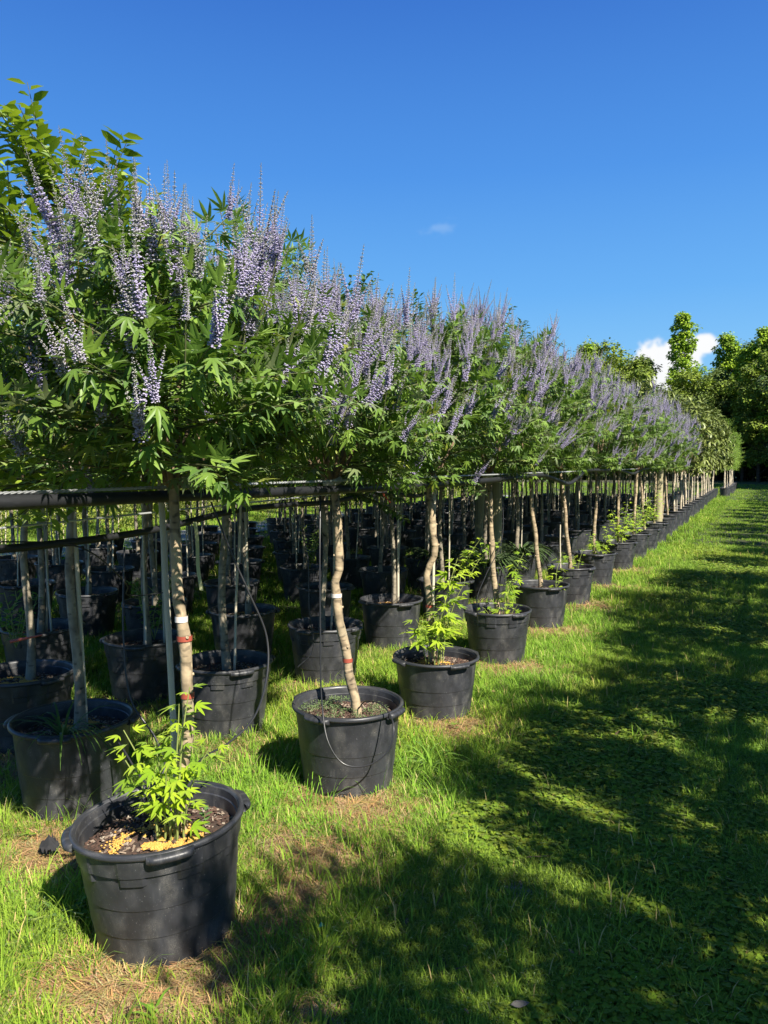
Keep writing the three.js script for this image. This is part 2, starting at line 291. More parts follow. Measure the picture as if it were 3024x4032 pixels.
function strawAt(x, u) {                     // sprayed-off, dead grass along the pots of the outer row
  let s = 0;
  for (const p of nearPots) { if (p.row > 2) continue; const dx = x - p.x - 0.20, du = u - p.u + 0.28, d = (dx * dx) / 0.16 + (du * du) / 0.12; s = Math.max(s, Math.exp(-d) * (p.row ? 0.6 : 1.05)); }
  const e = Math.hypot((x + 1.75) / 0.35, (u - 2.85) / 0.35), f = Math.hypot((x + 2.80) / 0.40, (u - 2.40) / 0.25);
  const g = Math.hypot((x + 1.62) / 0.20, (u - 2.55) / 0.65), h = Math.hypot((x + 1.72) / 0.32, (u - 1.95) / 0.22);
  s = Math.max(s, 0.9 * Math.exp(-e * e), 1.0 * Math.exp(-f * f), 0.95 * Math.exp(-g * g), 0.9 * Math.exp(-h * h));
  return clamp(s * (0.7 + 1.1 * fbm(x * 3.1 + 40, u * 3.1 + 40, 3)));
}
function bareAt(x, u) {
  const b = (cx, cu, rx, ru) => { const e = Math.hypot((x - cx) / rx, (u - cu) / ru); return Math.exp(-e * e * 1.4); };
  let s = Math.max(b(-2.02, 1.74, 0.22, 0.12), b(-1.76, 1.80, 0.22, 0.12), b(-1.24, 2.06, 0.13, 0.10), b(-1.90, 2.96, 0.20, 0.14), b(-0.85, 3.05, 0.12, 0.10), b(-2.85, 2.42, 0.18, 0.12), b(-0.95, 2.45, 0.12, 0.10), b(0.42, 3.6, 0.12, 0.5));
  if (x < -3.2) s = Math.max(s, 0.35);
  return clamp(s * (0.5 + fbm(x * 5, u * 5, 3)));
}
const groundY = (x, u) => 0.02 * (fbm(x * 0.9 + 3, u * 0.9 + 5, 3) - 0.5) - 0.02 * Math.exp(-(((x - 0.55) / 0.3) ** 2));
{
  const xs = [], us = [];
  const grow = (a, from, to, step, f) => { let v = from; while (v < to) { a.push(v); v += step; step *= f; } a.push(to); };
  grow(xs, -7, 3, 0.07, 1); grow(us, -2, 12, 0.07, 1);
  { const t = []; grow(t, 0.2, 320, 0.2, 1.13); for (const v of t) { xs.push(3 + v); xs.unshift(-7 - v); us.push(12 + v); } const b = []; grow(b, 0.3, 60, 0.3, 1.3); for (const v of b) us.unshift(-2 - v); }
  const gb = new GB(), id = [];
  us.forEach((u) => { const row = []; xs.forEach((x) => {
    const near = clamp(1 - Math.hypot(x, u) / 40), n = fbm(x * 1.3, u * 1.3, 4), s = strawAt(x, u), b = bareAt(x, u);
    let c = mixc([0.030, 0.036, 0.011], [0.060, 0.080, 0.016], n);
    if (near < 0.5) c = mixc(c, [0.075, 0.12, 0.02], (0.5 - near) * 1.6);
    c = mixc(c, mixc([0.10, 0.065, 0.03], [0.20, 0.14, 0.065], n), clamp(s * 1.2)); c = mixc(c, mixc([0.05, 0.043, 0.038], [0.12, 0.105, 0.09], n), clamp(b * 1.4));
    row.push(gb.v(x, Math.hypot(x, u) < 30 ? groundY(x, u) : 0, -u, c, x * 0.9, u * 0.9));
  }); id.push(row); });
  for (let j = 0; j + 1 < us.length; j++) for (let i = 0; i + 1 < xs.length; i++) { gb.t(id[j][i], id[j][i + 1], id[j + 1][i]); gb.t(id[j][i + 1], id[j + 1][i + 1], id[j + 1][i]); }
  const gt = texture(1024, 1024, (u, v, i, j) => { const a = fbm(u * 60, v * 60, 4, 60), b = fbm(u * 9, v * 9, 4, 9), h = hash2(i, j); const k = 0.45 + 0.5 * a + 0.35 * (b - 0.5) + 0.25 * (h - 0.5); return [k * 1.02, k, k * 0.9]; });
  const gbump = texture(512, 512, (u, v) => { const k = fbm(u * 50, v * 50, 4, 50); return [k, k, k]; });
  tag(mesh('ground', gb.geo(), std({ vertexColors: true, map: gt, bumpMap: gbump, bumpScale: 0.02, roughness: 1 })), null, null, null, 'structure');
}

// ------------------------------------------------------------------ grass, clover, straw, gravel
const Z = (u) => -u;
function tuftGeo(s0, n, h0, h1, spread, w, bend, tint, lie = 0) {
  srand(s0); const gb = new GB();
  for (let i = 0; i < n; i++) {
    const a = rr(0, 6.283), r = spread * Math.sqrt(rnd()), x = Math.cos(a) * r, z = Math.sin(a) * r, h = rr(h0, h1), b = rr(0.2, 1) * bend, da = a + gauss() * 1.2, c = !lie && rnd() < 0.03 ? mixc([0.42, 0.36, 0.13], [0.60, 0.52, 0.24], rnd()) : mixc(tint[0], tint[1], rnd());
    const dx = Math.cos(da), dz = Math.sin(da), px = -dz, pz = dx; let y = 0, d = 0, prev = null; const seg = 3; let ang = (lie ? rr(0.9, 1.4) : rr(0.0, 0.6));
    for (let k = 0; k <= seg; k++) {
      const t = k / seg, ww = w * (1 - t * t) * 0.5 * (0.7 + 0.6 * rnd());
      const X = x + dx * d, ZZ = z + dz * d; const q = k < seg ? [gb.v(X + px * ww, y, ZZ + pz * ww, c), gb.v(X - px * ww, y, ZZ - pz * ww, c)] : [gb.v(X, y, ZZ, c)];
      if (prev) { if (q.length === 2) { gb.t(prev[0], prev[1], q[0]); gb.t(prev[1], q[1], q[0]); } else gb.t(prev[0], prev[1], q[0]); }
      prev = q; y += Math.cos(ang) * h / seg; d += Math.sin(ang) * h / seg; ang += b * (0.6 + 0.5 * t); if (lie) ang = Math.min(ang, 1.62); if (y < 0.003) y = 0.003;
    }
  }
  return gb.geo();
}
function cloverGeo(s0, n, spread) {
  srand(s0); const gb = new GB();
  for (let i = 0; i < n; i++) {
    const a0 = rr(0, 6.3), r = spread * Math.sqrt(rnd()), x = Math.cos(a0) * r, z = Math.sin(a0) * r, h = rr(0.012, 0.042), s = rr(0.0042, 0.0078), a1 = rr(0, 6.3), c = mixc([0.125, 0.205, 0.005], [0.25, 0.345, 0.010], rnd()), tx = gauss() * 0.35, tz = gauss() * 0.35;
    gb.tube([V(x, 0, z), V(x, h, z)], 0.0006, 3, [0.07, 0.12, 0.03], false);
    for (let k = 0; k < 3; k++) {
      const a = a1 + k * 2.094, cx = x + Math.cos(a) * s * 1.02, cz = z + Math.sin(a) * s * 1.02, m = gb.v(cx, h + tx * (cx - x) + tz * (cz - z), cz, mixc(c, [0.22, 0.30, 0.08], 0.3)); let f = -1, p = -1;
      for (let j = 0; j < 8; j++) { const b = j / 8 * 6.283, X = cx + Math.cos(b) * s, ZZ = cz + Math.sin(b) * s, q = gb.v(X, h + tx * (X - x) + tz * (ZZ - z) + 0.0015, ZZ, c); if (j === 0) f = q; else gb.t(m, q, p); p = q; } gb.t(m, f, p);
    }
  }
  return gb.geo();
}
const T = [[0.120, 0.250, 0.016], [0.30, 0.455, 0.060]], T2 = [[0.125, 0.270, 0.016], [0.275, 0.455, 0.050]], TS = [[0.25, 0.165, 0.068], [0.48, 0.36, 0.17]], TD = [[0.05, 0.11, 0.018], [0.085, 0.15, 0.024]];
const types = {
  lawn: [1, 2, 3].map((k) => tuftGeo(k, 18, 0.018, 0.048, 0.05, 0.0040, 1.0, T)),
  mid: [4, 5, 6].map((k) => tuftGeo(k, 16, 0.035, 0.095, 0.05, 0.0044, 1.0, T2)),
  tall: [7, 8, 9].map((k) => tuftGeo(k, 10, 0.10, 0.27, 0.05, 0.0062, 0.95, T2)),
  straw: [10, 11].map((k) => tuftGeo(k, 16, 0.04, 0.12, 0.06, 0.003, 0.9, TS, 1)),
  clover: [12, 13, 14].map((k) => cloverGeo(k, 8, 0.08)),
  far: [15, 16].map((k) => tuftGeo(k, 26, 0.05, 0.14, 0.16, 0.013, 0.7, T)),
};
const inst = {}; for (const k in types) inst[k] = types[k].map(() => []);
const camA = Math.atan2(-Math.sin(YAW), Math.cos(YAW));     // camera heading from the row direction, in x against u
function insidePot(x, u, m = 0) { for (const p of potSpots) { const dx = x - p.x, du = u - p.u; if (dx * dx + du * du < (0.25 + m) ** 2) return true; } return false; }
function put(type, x, u, s, tint) { const a = inst[type]; a[Math.floor(rnd() * a.length)].push([x, u, s, rr(0, 6.283), tint, gauss() * 0.15]); }
{
  srand(900);
  const bands = [[1.1, 4.2, 27000], [4.2, 9, 42000], [9, 18, 32000]];
  for (const [r0, r1, n] of bands) for (let i = 0; i < n; i++) {
    const r = Math.sqrt(rr(r0 * r0, r1 * r1)), a = camA + rr(-0.60, 0.60), x = r * Math.sin(a), u = r * Math.cos(a);
    if (u < 0.2 || x > 8) continue; if (insidePot(x, u)) continue;
    const st = strawAt(x, u), ba = bareAt(x, u), n1 = fbm(x * 1.1 + 11, u * 1.1 + 5, 3), n2 = fbm(x * 2.7 + 31, u * 2.7 + 15, 3), g = 1 + 0.5 * (n2 - 0.5), big = r > 9 ? 1.5 : r > 4.2 ? 1.15 : 1;
    const tone = [g * (0.86 + 0.5 * n1), g, g * 0.9];
    if (rnd() < st * 0.95) { if (rnd() < 0.8) put('straw', x, u, rr(0.7, 1.2) * big, [rr(0.7, 1.1), rr(0.65, 1.0), rr(0.6, 1)]); else put('lawn', x, u, rr(0.7, 1.1), [1.1, 0.95, 0.8]); continue; }
    if (rnd() < ba * 1.1) continue;
    if (x > -1.30) {                          // the mown path, clover in patches
      const cl = smooth(0.46, 0.66, fbm(x * 1.0 + 7, u * 0.8 + 3, 3) + 0.10 * Math.exp(-(((x + 0.55) / 0.6) ** 2)));
      if (rnd() < cl * 0.46) { put('clover', x, u, rr(0.8, 1.25) * big, [rr(0.85, 1.15), rr(0.9, 1.1), 1]); put('lawn', x, u, rr(0.9, 1.5), tone); }
      else put(rnd() < 0.12 * n1 ? 'mid' : 'lawn', x, u, rr(0.8, 1.4) * big, tone);
    } else if (x > -2.95) {                   // the strip of the outer row: longer, sunlit
      const L = smooth(0.50, 0.62, n1);
      if (rnd() < 0.06 + 0.10 * L) put('tall', x, u, rr(0.5, 0.95), tone); else put(rnd() < 0.35 + 0.5 * L ? 'mid' : 'lawn', x, u, rr(0.7, 1.2) * big, [tone[0] * 1.05, tone[1] * 1.05, tone[2]]);
    } else {
      const q = rnd(); if (q < 0.10) put('tall', x, u, rr(0.4, 0.8), tone); else if (q < 0.7) put('mid', x, u, rr(0.6, 1.2) * big, tone); else if (q < 0.85) put('lawn', x, u, big, tone);
    }
  }
  for (const p of nearPots) if (p.row < 3) {  // long tufts that the mower misses, at the foot of the pots
    const n = p.row === 0 ? 26 : 14; for (let i = 0; i < n; i++) { const a = rr(0, 6.283), r = rr(0.27, 0.36), x = p.x + Math.cos(a) * r, u = p.u + Math.sin(a) * r; if (strawAt(x, u) > 0.3 && rnd() < 0.85) continue; put('tall', x, u, rr(0.35, 0.85), [1, 1, 1]); }
  }
  for (const [cx, cu, n, s] of [[-1.62, 4.35, 40, 0.85], [-1.5, 6.15, 40, 0.8], [-1.55, 5.75, 40, 0.75], [-2.45, 3.1, 40, 0.7], [-2.7, 4.3, 60, 0.7], [-2.6, 5.3, 50, 0.8], [-1.45, 7.6, 40, 0.7], [-2.0, 1.62, 16, 0.8], [-1.72, 2.02, 10, 0.6], [-1.45, 9.3, 30, 0.6], [-1.55, 4.0, 20, 0.7], [-2.35, 1.7, 30, 0.55]])
    for (let i = 0; i < n; i++) { const x = cx + gauss() * 0.28, u = cu + gauss() * 0.28; if (!insidePot(x, u, 0.03) && strawAt(x, u) < 0.4) put('tall', x, u, rr(0.5, 1) * s, [rr(0.9, 1.2), rr(0.95, 1.15), 1]); }
  { srand(515); for (const [cx, cu, n, sd] of [[-1.74, 2.32, 130, 0.09], [-1.76, 2.08, 170, 0.11], [-1.93, 1.90, 120, 0.11], [-1.83, 3.50, 150, 0.13], [-1.72, 3.30, 90, 0.14], [-1.80, 4.84, 90, 0.12], [-2.80, 2.42, 150, 0.17]]) for (let i = 0; i < n; i++) { const x = cx + gauss() * sd * 1.4, u = cu + gauss() * sd * 1.4; if (!insidePot(x, u, -0.01)) put('straw', x, u, rr(0.8, 1.5), [rr(0.7, 1.1), rr(0.64, 0.98), rr(0.55, 0.9)]); } }
  for (let i = 0; i < 46000; i++) {           // farther off: coarser clumps
    const r = Math.sqrt(rr(18 * 18, 75 * 75) * (rnd() < 0.55 ? 0.30 : 1)), a = camA + rr(-0.56, 0.56), x = r * Math.sin(a), u = r * Math.cos(a); if (r < 17.5 || (x < -2.6 && x > -13.5 && rnd() < 0.6)) continue; if (insidePot(x, u, 0.1)) continue;
    const n1 = fbm(x * 0.7 + 11, u * 0.7 + 5, 3), s = x > -1.2 ? 0.55 : 1; put('far', x, u, rr(0.7, 1.2) * s * (r > 35 ? 1.35 : 1), [0.85 + 0.5 * n1, 0.9 + 0.3 * n1, 0.9]);
  }
  const names = { lawn: ['grass', 'short sunlit and shaded lawn grass covering the path'], mid: ['grass', 'ankle-high green grass growing between the rows of pots'], tall: ['grass', 'long arching tufts of bright grass around the black pots'], straw: ['dead_grass', 'matted dead straw-coloured grass beside the front pots'], clover: ['clover', 'low green clover leaves spread over the grass path'], far: ['grass', 'grass on the far stretch of the path and field'] };
  const m4 = new THREE.Matrix4(), pos = V(), sc = V(), q = new THREE.Quaternion(), col = new THREE.Color();
  for (const k in types) types[k].forEach((g, j) => {
    const a = inst[k][j]; if (!a.length) return; const im = new THREE.InstancedMesh(g, k === 'straw' ? M.straw : M.grass, a.length);
    a.forEach(([x, u, s, r, t, tilt], i) => { pos.set(x, (u < 30 ? groundY(x, u) : 0) - 0.002, -u); q.setFromEuler(_e.set(tilt, r, 0)); sc.setScalar(s); im.setMatrixAt(i, m4.compose(pos, q, sc)); im.setColorAt(i, col.setRGB(t[0], t[1], t[2])); });
    im.name = numbered(names[k][0]); im.castShadow = im.receiveShadow = true; tag(im, names[k][1], k === 'clover' ? 'clover' : 'grass', null, 'stuff'); scene.add(im);
  });
  // fallen petals, dry leaves and twigs, broad-leaved weeds
  { srand(43); const lit = new GB(); for (let i = 0; i < 900; i++) { const a = camA + rr(-0.6, 0.6), d = Math.sqrt(rr(1.5, 60)), x = d * Math.sin(a), u = d * Math.cos(a); if (insidePot(x, u, 0.01) || x > 1.5) continue; const q = rnd(), y = groundY(x, u) + rr(0.006, 0.035), dir = V(gauss(), gauss() * 0.25, gauss()).normalize(); if (q < 0.45) { if (x > -1.2 || x < -2.6) continue; lit.blob(x, y * 0.6, -u, 0.004, 0.002, 0.004, mixc([0.30, 0.24, 0.5], [0.55, 0.5, 0.62], rnd())); } else if (q < 0.8) lit.leaf(V(x, y, -u), dir, V(gauss(), 1, gauss()).normalize(), rr(0.02, 0.05), rr(0.008, 0.02), mixc([0.09, 0.06, 0.035], [0.34, 0.22, 0.10], rnd()), -0.3, 0.3, 2); else lit.chip(x, y, -u, rr(0.02, 0.06), 0.0016, 0.003, rr(0, 6), gauss() * 0.3, [0.16, 0.11, 0.07]); }
    tag(mesh('leaf_litter', lit.geo(), M.chip), 'fallen petals, dry leaf scraps and bits of twig scattered in the grass', 'litter', null, 'stuff');
    const wd = new GB(); for (let i = 0; i < 520; i++) { const a = camA + rr(-0.6, 0.6), d = Math.sqrt(rr(1.4, 90)), x = d * Math.sin(a), u = d * Math.cos(a); if (insidePot(x, u, 0.03) || fbm(x * 1.7 + 3, u * 1.7, 3) < 0.5) continue; const n = 4 + Math.floor(rnd() * 4), L = rr(0.018, 0.05), c = mixc([0.10, 0.20, 0.010], [0.22, 0.34, 0.016], rnd()), b = rr(0, 6); for (let k = 0; k < n; k++) { const g = b + k / n * 6.283 + gauss() * 0.2; wd.leaf(V(x, groundY(x, u) + 0.02 + rr(0, 0.025), -u), V(Math.cos(g), rr(0.1, 0.7), Math.sin(g)).normalize(), V(0, 1, 0), L * rr(0.7, 1.1), L * 0.42, mixc(c, [0.2, 0.3, 0.02], rnd() * 0.3), 0.18, 0.35, 3, 0.5); } }
    tag(mesh('ground_weeds', wd.geo(), M.grass), 'small broad-leaved weeds growing among the grass', 'weeds', null, 'stuff'); }
  // gravel showing through
  const gb = new GB(); srand(41);
  for (let i = 0; i < 5200; i++) { const c = [[-2.02, 1.74, 0.2], [-1.76, 1.80, 0.2], [-1.24, 2.06, 0.10], [-1.90, 2.96, 0.16], [-0.85, 3.05, 0.09], [-1.5, 2.2, 0.2], [0.42, 3.6, 0.15]][Math.floor(rnd() * 7)], x = c[0] + gauss() * c[2], u = c[1] + gauss() * c[2] * 0.8; if (insidePot(x, u, 0.02)) continue; const s = rr(0.0025, 0.0075), k = rr(0.07, 0.32); gb.blob(x, groundY(x, u) + s * 0.2, -u, s, s * 0.7, s * rr(0.7, 1.2), [k, k * 0.94, k * 0.82]); }
  tag(mesh('gravel', gb.geo(true), M.chip), 'grey gravel and shell grit showing through the worn grass', 'gravel', null, 'stuff');
}

// ------------------------------------------------------------------ flower spikes
const LAV = [[0.36, 0.30, 0.56], [0.50, 0.45, 0.65], [0.62, 0.58, 0.70]], CAL = [[0.38, 0.37, 0.37], [0.55, 0.53, 0.53]];
function spikeGeo(s0, L, side, fade) {
  srand(s0); const gb = new GB();
  const spike = (base, dir, len, R) => {
    const top = base.clone().addScaledVector(dir, len), sx = V().crossVectors(dir, V(0.3, 0.2, 0.9)).normalize(), sz = V().crossVectors(dir, sx);
    gb.tube([base, top], [0.0022, 0.0008], 4, [0.16, 0.17, 0.10], false);
    const nw = Math.round(len / 0.0125);
    for (let k = 0; k < nw; k++) {
      const t = (k + 0.3) / nw, r = R * (1 - 0.86 * Math.pow(t, 0.9)) * rr(0.85, 1.1), y = t * len, nf = t > 0.85 ? 4 : t > 0.5 ? 10 : 14; const open = t < 0.62 + gauss() * 0.1;
      for (let f = 0; f < nf; f++) {
        const a = f / nf * 6.283 + rr(-0.25, 0.25), rad = r * rr(0.55, 1.05), px = base.x + dir.x * y + (sx.x * Math.cos(a) + sz.x * Math.sin(a)) * rad, py = base.y + dir.y * y + (sx.y * Math.cos(a) + sz.y * Math.sin(a)) * rad + gauss() * 0.005, pz = base.z + dir.z * y + (sx.z * Math.cos(a) + sz.z * Math.sin(a)) * rad;
        const isF = open && rnd() < fade, c = isF ? mixc(LAV[Math.floor(rnd() * 2)], LAV[2], rnd() * 0.7) : mixc(CAL[0], CAL[1], rnd()), s = (isF ? rr(0.0030, 0.0049) : rr(0.0024, 0.0040)) * (0.55 + 0.5 * (1 - t));
        gb.blob(px, py, pz, s, s * 0.7, s, c);
      }
    }
  };
  spike(V(0, 0, 0), V(gauss() * 0.08, 1, gauss() * 0.08).normalize(), L, 0.0215);
  for (let k = 0; k < side; k++) { const a = k * Math.PI + rr(-0.5, 0.5) + (k > 1 ? 1.5 : 0); spike(V(0, 0.005 + 0.02 * k, 0), V(Math.cos(a) * 0.38, 1, Math.sin(a) * 0.38).normalize(), L * rr(0.45, 0.75), 0.0125); }
  return gb.geo(true);
}
const SPIKES = [spikeGeo(1, 0.27, 2, 0.8), spikeGeo(2, 0.23, 3, 0.75), spikeGeo(3, 0.34, 4, 0.8), spikeGeo(4, 0.22, 2, 0.25), spikeGeo(5, 0.25, 3, 0.85)];

// ------------------------------------------------------------------ trees
function palmate(gb, at, dir, up, L, c, rows = 2, n = 5) {
  const odd = rows === 3 ? 1 : rnd(); if (odd < 0.10) c = mixc(c, [0.17, 0.205, 0.105], 0.75); else if (odd < 0.15) c = mixc(c, [0.26, 0.27, 0.02], 0.6);           // five leaflets from one stalk
  const side = V().crossVectors(dir, up).normalize(), nn = V().crossVectors(side, dir).normalize(), d = V();
  const fan = n === 5 ? [0, 0.62, -0.62, 1.25, -1.25] : [0, 0.7, -0.7], len = n === 5 ? [1, 0.86, 0.86, 0.52, 0.52] : [1, 0.8, 0.8];
  fan.forEach((a, k) => { d.copy(dir).multiplyScalar(Math.cos(a)).addScaledVector(side, Math.sin(a)).addScaledVector(nn, -0.06).normalize(); const cc = mixc(c, [c[0] * 1.15, c[1] * 1.1, c[2]], rnd()); gb.leaf(at, d, nn, L * len[k] * rr(0.9, 1.08), L * len[k] * 0.215, cc, 0.30, rr(0.02, 0.22), rows, 0.42); });
}
// a domed crown on a clear stem: limbs fork from the stem top, shoots run from the limbs to points spread through the dome
function buildTree(o) {
  srand(o.seed); const root = new THREE.Group(); root.name = o.name;
  const { fork, top, R, bottom } = o;
  const tp = [], tr = [], tn = o.low ? 6 : 18;
  for (let k = 0; k <= tn; k++) { const t = k / tn, y = t * fork, e = o.sway ? o.sway(t) : [0.015 * Math.sin(t * 7 + o.seed), 0.015 * Math.cos(t * 5 + o.seed * 2)]; tp.push(V(e[0], k ? y : -0.04, e[1])); const knob = o.knobs ? o.knobs.reduce((a, [kt, kr]) => a + kr * Math.exp(-(((t - kt) / 0.018) ** 2)), 0) : 0; tr.push((o.r0 + (o.r1 - o.r0) * t) * (1 + (o.low ? 0 : 0.10 * (rnd() - 0.5))) * (t < 0.05 ? 1.25 : 1) + knob * o.r0); }
  mesh('trunk', new GB().tube(tp, tr, o.low ? 7 : 12).geo(), o.bark, root);
  if (o.knobs) for (const [kt] of o.knobs.slice(0, 4)) { const k = Math.round(kt * tn), a = rr(0, 6.28), g = new GB(); g.tube([tp[k].clone(), tp[k].clone().add(V(Math.cos(a) * tr[k] * 1.22, 0.006, Math.sin(a) * tr[k] * 1.22))], [tr[k] * 0.42, tr[k] * 0.24], 8, [1, 1, 1]); mesh('knot', g.geo(), M.trunk, root); }
  const F = tp[tn].clone(), limbs = [], dome = (v) => R * Math.sqrt(Math.max(0.02, 1 - ((v - o.belly) / (v > o.belly ? 1.06 - o.belly : o.belly + (o.vase || 0.30))) ** 2));
  for (let k = 0; k < o.limbs; k++) {
    const a = k / o.limbs * 6.283 + rr(-0.3, 0.3), v = rr(0.45, 0.85), rad = dome(v) * rr(0.25, 0.6) * (k ? 1 : 0.25), e = V(F.x + Math.cos(a) * rad, bottom + (top - bottom) * v, F.z + Math.sin(a) * rad), pts = [];
    for (let s = 0; s <= 6; s++) { const t = s / 6, w = Math.pow(t, 0.72); pts.push(V(F.x + (e.x - F.x) * w + gauss() * 0.012, F.y - 0.02 + (e.y - F.y + 0.02) * Math.pow(t, 1.15), F.z + (e.z - F.z) * w + gauss() * 0.012)); }
    limbs.push(pts); mesh('limb', new GB().tube(pts, pts.map((_, s) => o.r1 * (0.62 - 0.075 * s)), o.low ? 5 : 7).geo(), o.limbMat || M.limb, root);
  }
  const lg = new GB(), tg = new GB(), spikes = [], leaves = [];
  for (let k = 0; k < o.shoots; k++) {
    const inner = k < o.shoots * 0.25; let v, a = rr(0, 6.283); v = Math.pow(rnd(), o.vpow || 0.8) * 1.0;
    const rad = dome(v) * (inner ? rr(0.1, 0.6) : Math.sqrt(rr(0.35, 1))), tip = V(F.x + Math.cos(a) * rad, bottom + (top - bottom) * v + gauss() * o.ragged, F.z + Math.sin(a) * rad);
    let best = null, bd = 1e9; for (const L of limbs) for (let s = 1; s < 7; s++) { const q = L[s], d = q.distanceTo(tip) + Math.max(0, q.y - tip.y + 0.06) * 2.2; if (d < bd) { bd = d; best = q; } }
    const st = best.clone(), mid = st.clone().lerp(tip, 0.5); mid.y += o.arch * (rnd() - 0.25) - 0.02; const pts = []; for (let s = 0; s <= 5; s++) { const t = s / 5; pts.push(V((1 - t) * (1 - t) * st.x + 2 * t * (1 - t) * mid.x + t * t * tip.x, (1 - t) * (1 - t) * st.y + 2 * t * (1 - t) * mid.y + t * t * tip.y, (1 - t) * (1 - t) * st.z + 2 * t * (1 - t) * mid.z + t * t * tip.z)); }
    tg.tube(pts, [0.006, 0.005, 0.0042, 0.0034, 0.0026, 0.0018], 4, [1, 1, 1], false);
    const len = st.distanceTo(tip), axis = pts[5].clone().sub(pts[4]).normalize(); o.addLeaves(lg, pts, len, axis, leaves, v);
    if (o.spike) { const out = V(Math.cos(a), 0, Math.sin(a)), surf = rad / dome(v), p = v > 0.55 ? o.spike * 0.92 : v > 0.25 ? o.spike * 0.9 * surf : o.spike * 0.4 * surf; if (!inner || v > 0.4) if (rnd() < p) spikes.push([tip, V(0, 1, 0).addScaledVector(out, v > 0.5 ? rr(-0.08, 0.22) : rr(0.15, 0.8)).addScaledVector(axis, 0.18).normalize(), rr(0.75, 1.15), Math.floor(rnd() * 5)]); }
  }
  if (o.spike && o.more !== 0) for (let k = 0; k < (o.more || 32); k++) {
    const a = rr(0, 6.283), v = 0.38 + 0.62 * Math.sqrt(rnd()), rad = dome(v) * rr(0.7, 1.03), t = V(F.x + Math.cos(a) * rad, bottom + (top - bottom) * v + gauss() * 0.05, F.z + Math.sin(a) * rad), lean = v > 0.6 ? rr(-0.05, 0.18) : rr(0.1, 0.5);
    tg.tube([V(t.x - Math.cos(a) * 0.10, t.y - 0.20, t.z - Math.sin(a) * 0.10), V(t.x - Math.cos(a) * 0.03, t.y - 0.09, t.z - Math.sin(a) * 0.03), t], [0.0032, 0.0026, 0.002], 4, [1, 1, 1], false);
    spikes.push([t, V(Math.cos(a) * lean, 1, Math.sin(a) * lean).normalize(), rr(0.65, 1.1), Math.floor(rnd() * 5)]);
  }
  if (o.extraSpikes) for (const e of o.extraSpikes) { spikes.push([V(F.x + e[0], e[1] - 0.12, F.z + e[2]), V(e[3] || 0, 1, e[4] || 0).normalize(), e[5] || 1, e[6] || 0]); tg.tube([V(F.x + e[0] * 0.55, Math.max(bottom + 0.25, e[1] - 0.5), F.z + e[2] * 0.55), V(F.x + e[0] * 0.9, e[1] - 0.3, F.z + e[2] * 0.9), V(F.x + e[0], e[1] - 0.12, F.z + e[2])], [0.005, 0.004, 0.0025], 4, [1, 1, 1], false); const pts = [0, 1, 2, 3, 4, 5].map((s) => V(F.x + e[0] * (0.8 + 0.04 * s), e[1] - 0.6 + 0.095 * s, F.z + e[2] * (0.8 + 0.04 * s))); o.addLeaves(lg, pts, 0.42, V(0, 1, 0), leaves, 0.9); }
  mesh('twigs', tg.geo(), M.twig, root);
  // the leaves that show largest are parts of their own, the rest of the crown is one
  if (o.ownLeaves) {
    const eye = o.eye; leaves.sort((p, q) => p.at.distanceTo(eye) - q.at.distanceTo(eye));
    const kinds = [0, 1, 2, 3].map((k) => { srand(700 + k); const g = new GB(); palmate(g, V(0, 0, 0), V(0, 0, 1), V(0, 1, 0), 1, mixc(o.leafTint[0], o.leafTint[1], k / 3), 3); return g.geo(); });
    leaves.forEach((l, i) => { if (i < o.ownLeaves) { const m = mesh('leaf', kinds[i % 4], M.leaf, root); m.position.copy(l.at); const x = V().crossVectors(l.up, l.dir).normalize(), y = V().crossVectors(l.dir, x).normalize(); m.quaternion.setFromRotationMatrix(new THREE.Matrix4().makeBasis(x, y, l.dir)); m.scale.setScalar(l.L); } else palmate(lg, l.at, l.dir, l.up, l.L, mixc(o.leafTint[0], o.leafTint[1], rnd()), 2); });
  }
  tag(mesh('foliage', lg.geo(), o.leafMat || M.leaf, root), null, null, null, 'stuff');
  for (const [p, d, s, k] of spikes) { const m = mesh('flower_spike', SPIKES[k], M.flower, root); m.position.copy(p).addScaledVector(d, -0.01); m.quaternion.setFromUnitVectors(V(0, 1, 0), d); m.rotateY(rr(0, 6)); m.scale.setScalar(s); }
  return root;
}
const VT = [[0.072, 0.158, 0.014], [0.185, 0.305, 0.034]];
function vitexLeaves(tint, size, rows, own, n = 5) {
  return (gb, pts, len, axis, leaves, v) => {
    const pairs = Math.max(4, Math.round(len / 0.035)); const pos = V();
    for (let k = 0; k < pairs; k++) {
      const t = 0.22 + 0.78 * (k + 0.5) / pairs, f = t * 5, i = Math.min(4, Math.floor(f)); pos.lerpVectors(pts[i], pts[i + 1], f - i);
      const ax = V().subVectors(pts[i + 1], pts[i]).normalize(), s = V().crossVectors(ax, V(0.1, 1, 0.2)).normalize(), b = V().crossVectors(ax, s), ph = k * 1.57 + gauss() * 0.4;
      for (const sg of [1, -1]) {
        const out = s.clone().multiplyScalar(Math.cos(ph) * sg).addScaledVector(b, Math.sin(ph) * sg), d = out.multiplyScalar(1).addScaledVector(ax, 0.45); d.y += rr(-0.12, 0.18); d.normalize();
        const at = pos.clone().addScaledVector(d, rr(0.025, 0.05)); d.y += rr(-0.22, 0.12); d.normalize(); const up = V(gauss() * 0.45, 1, gauss() * 0.45).normalize(), L = size * rr(0.72, 1.2) * (0.75 + 0.4 * (1 - Math.abs(t - 0.55)));
        if (own) leaves.push({ at, d, dir: d, up, L }); else palmate(gb, at, d, up, L, mixc(tint[0], tint[1], rnd()), rows, n);
      }
    }
  };
}
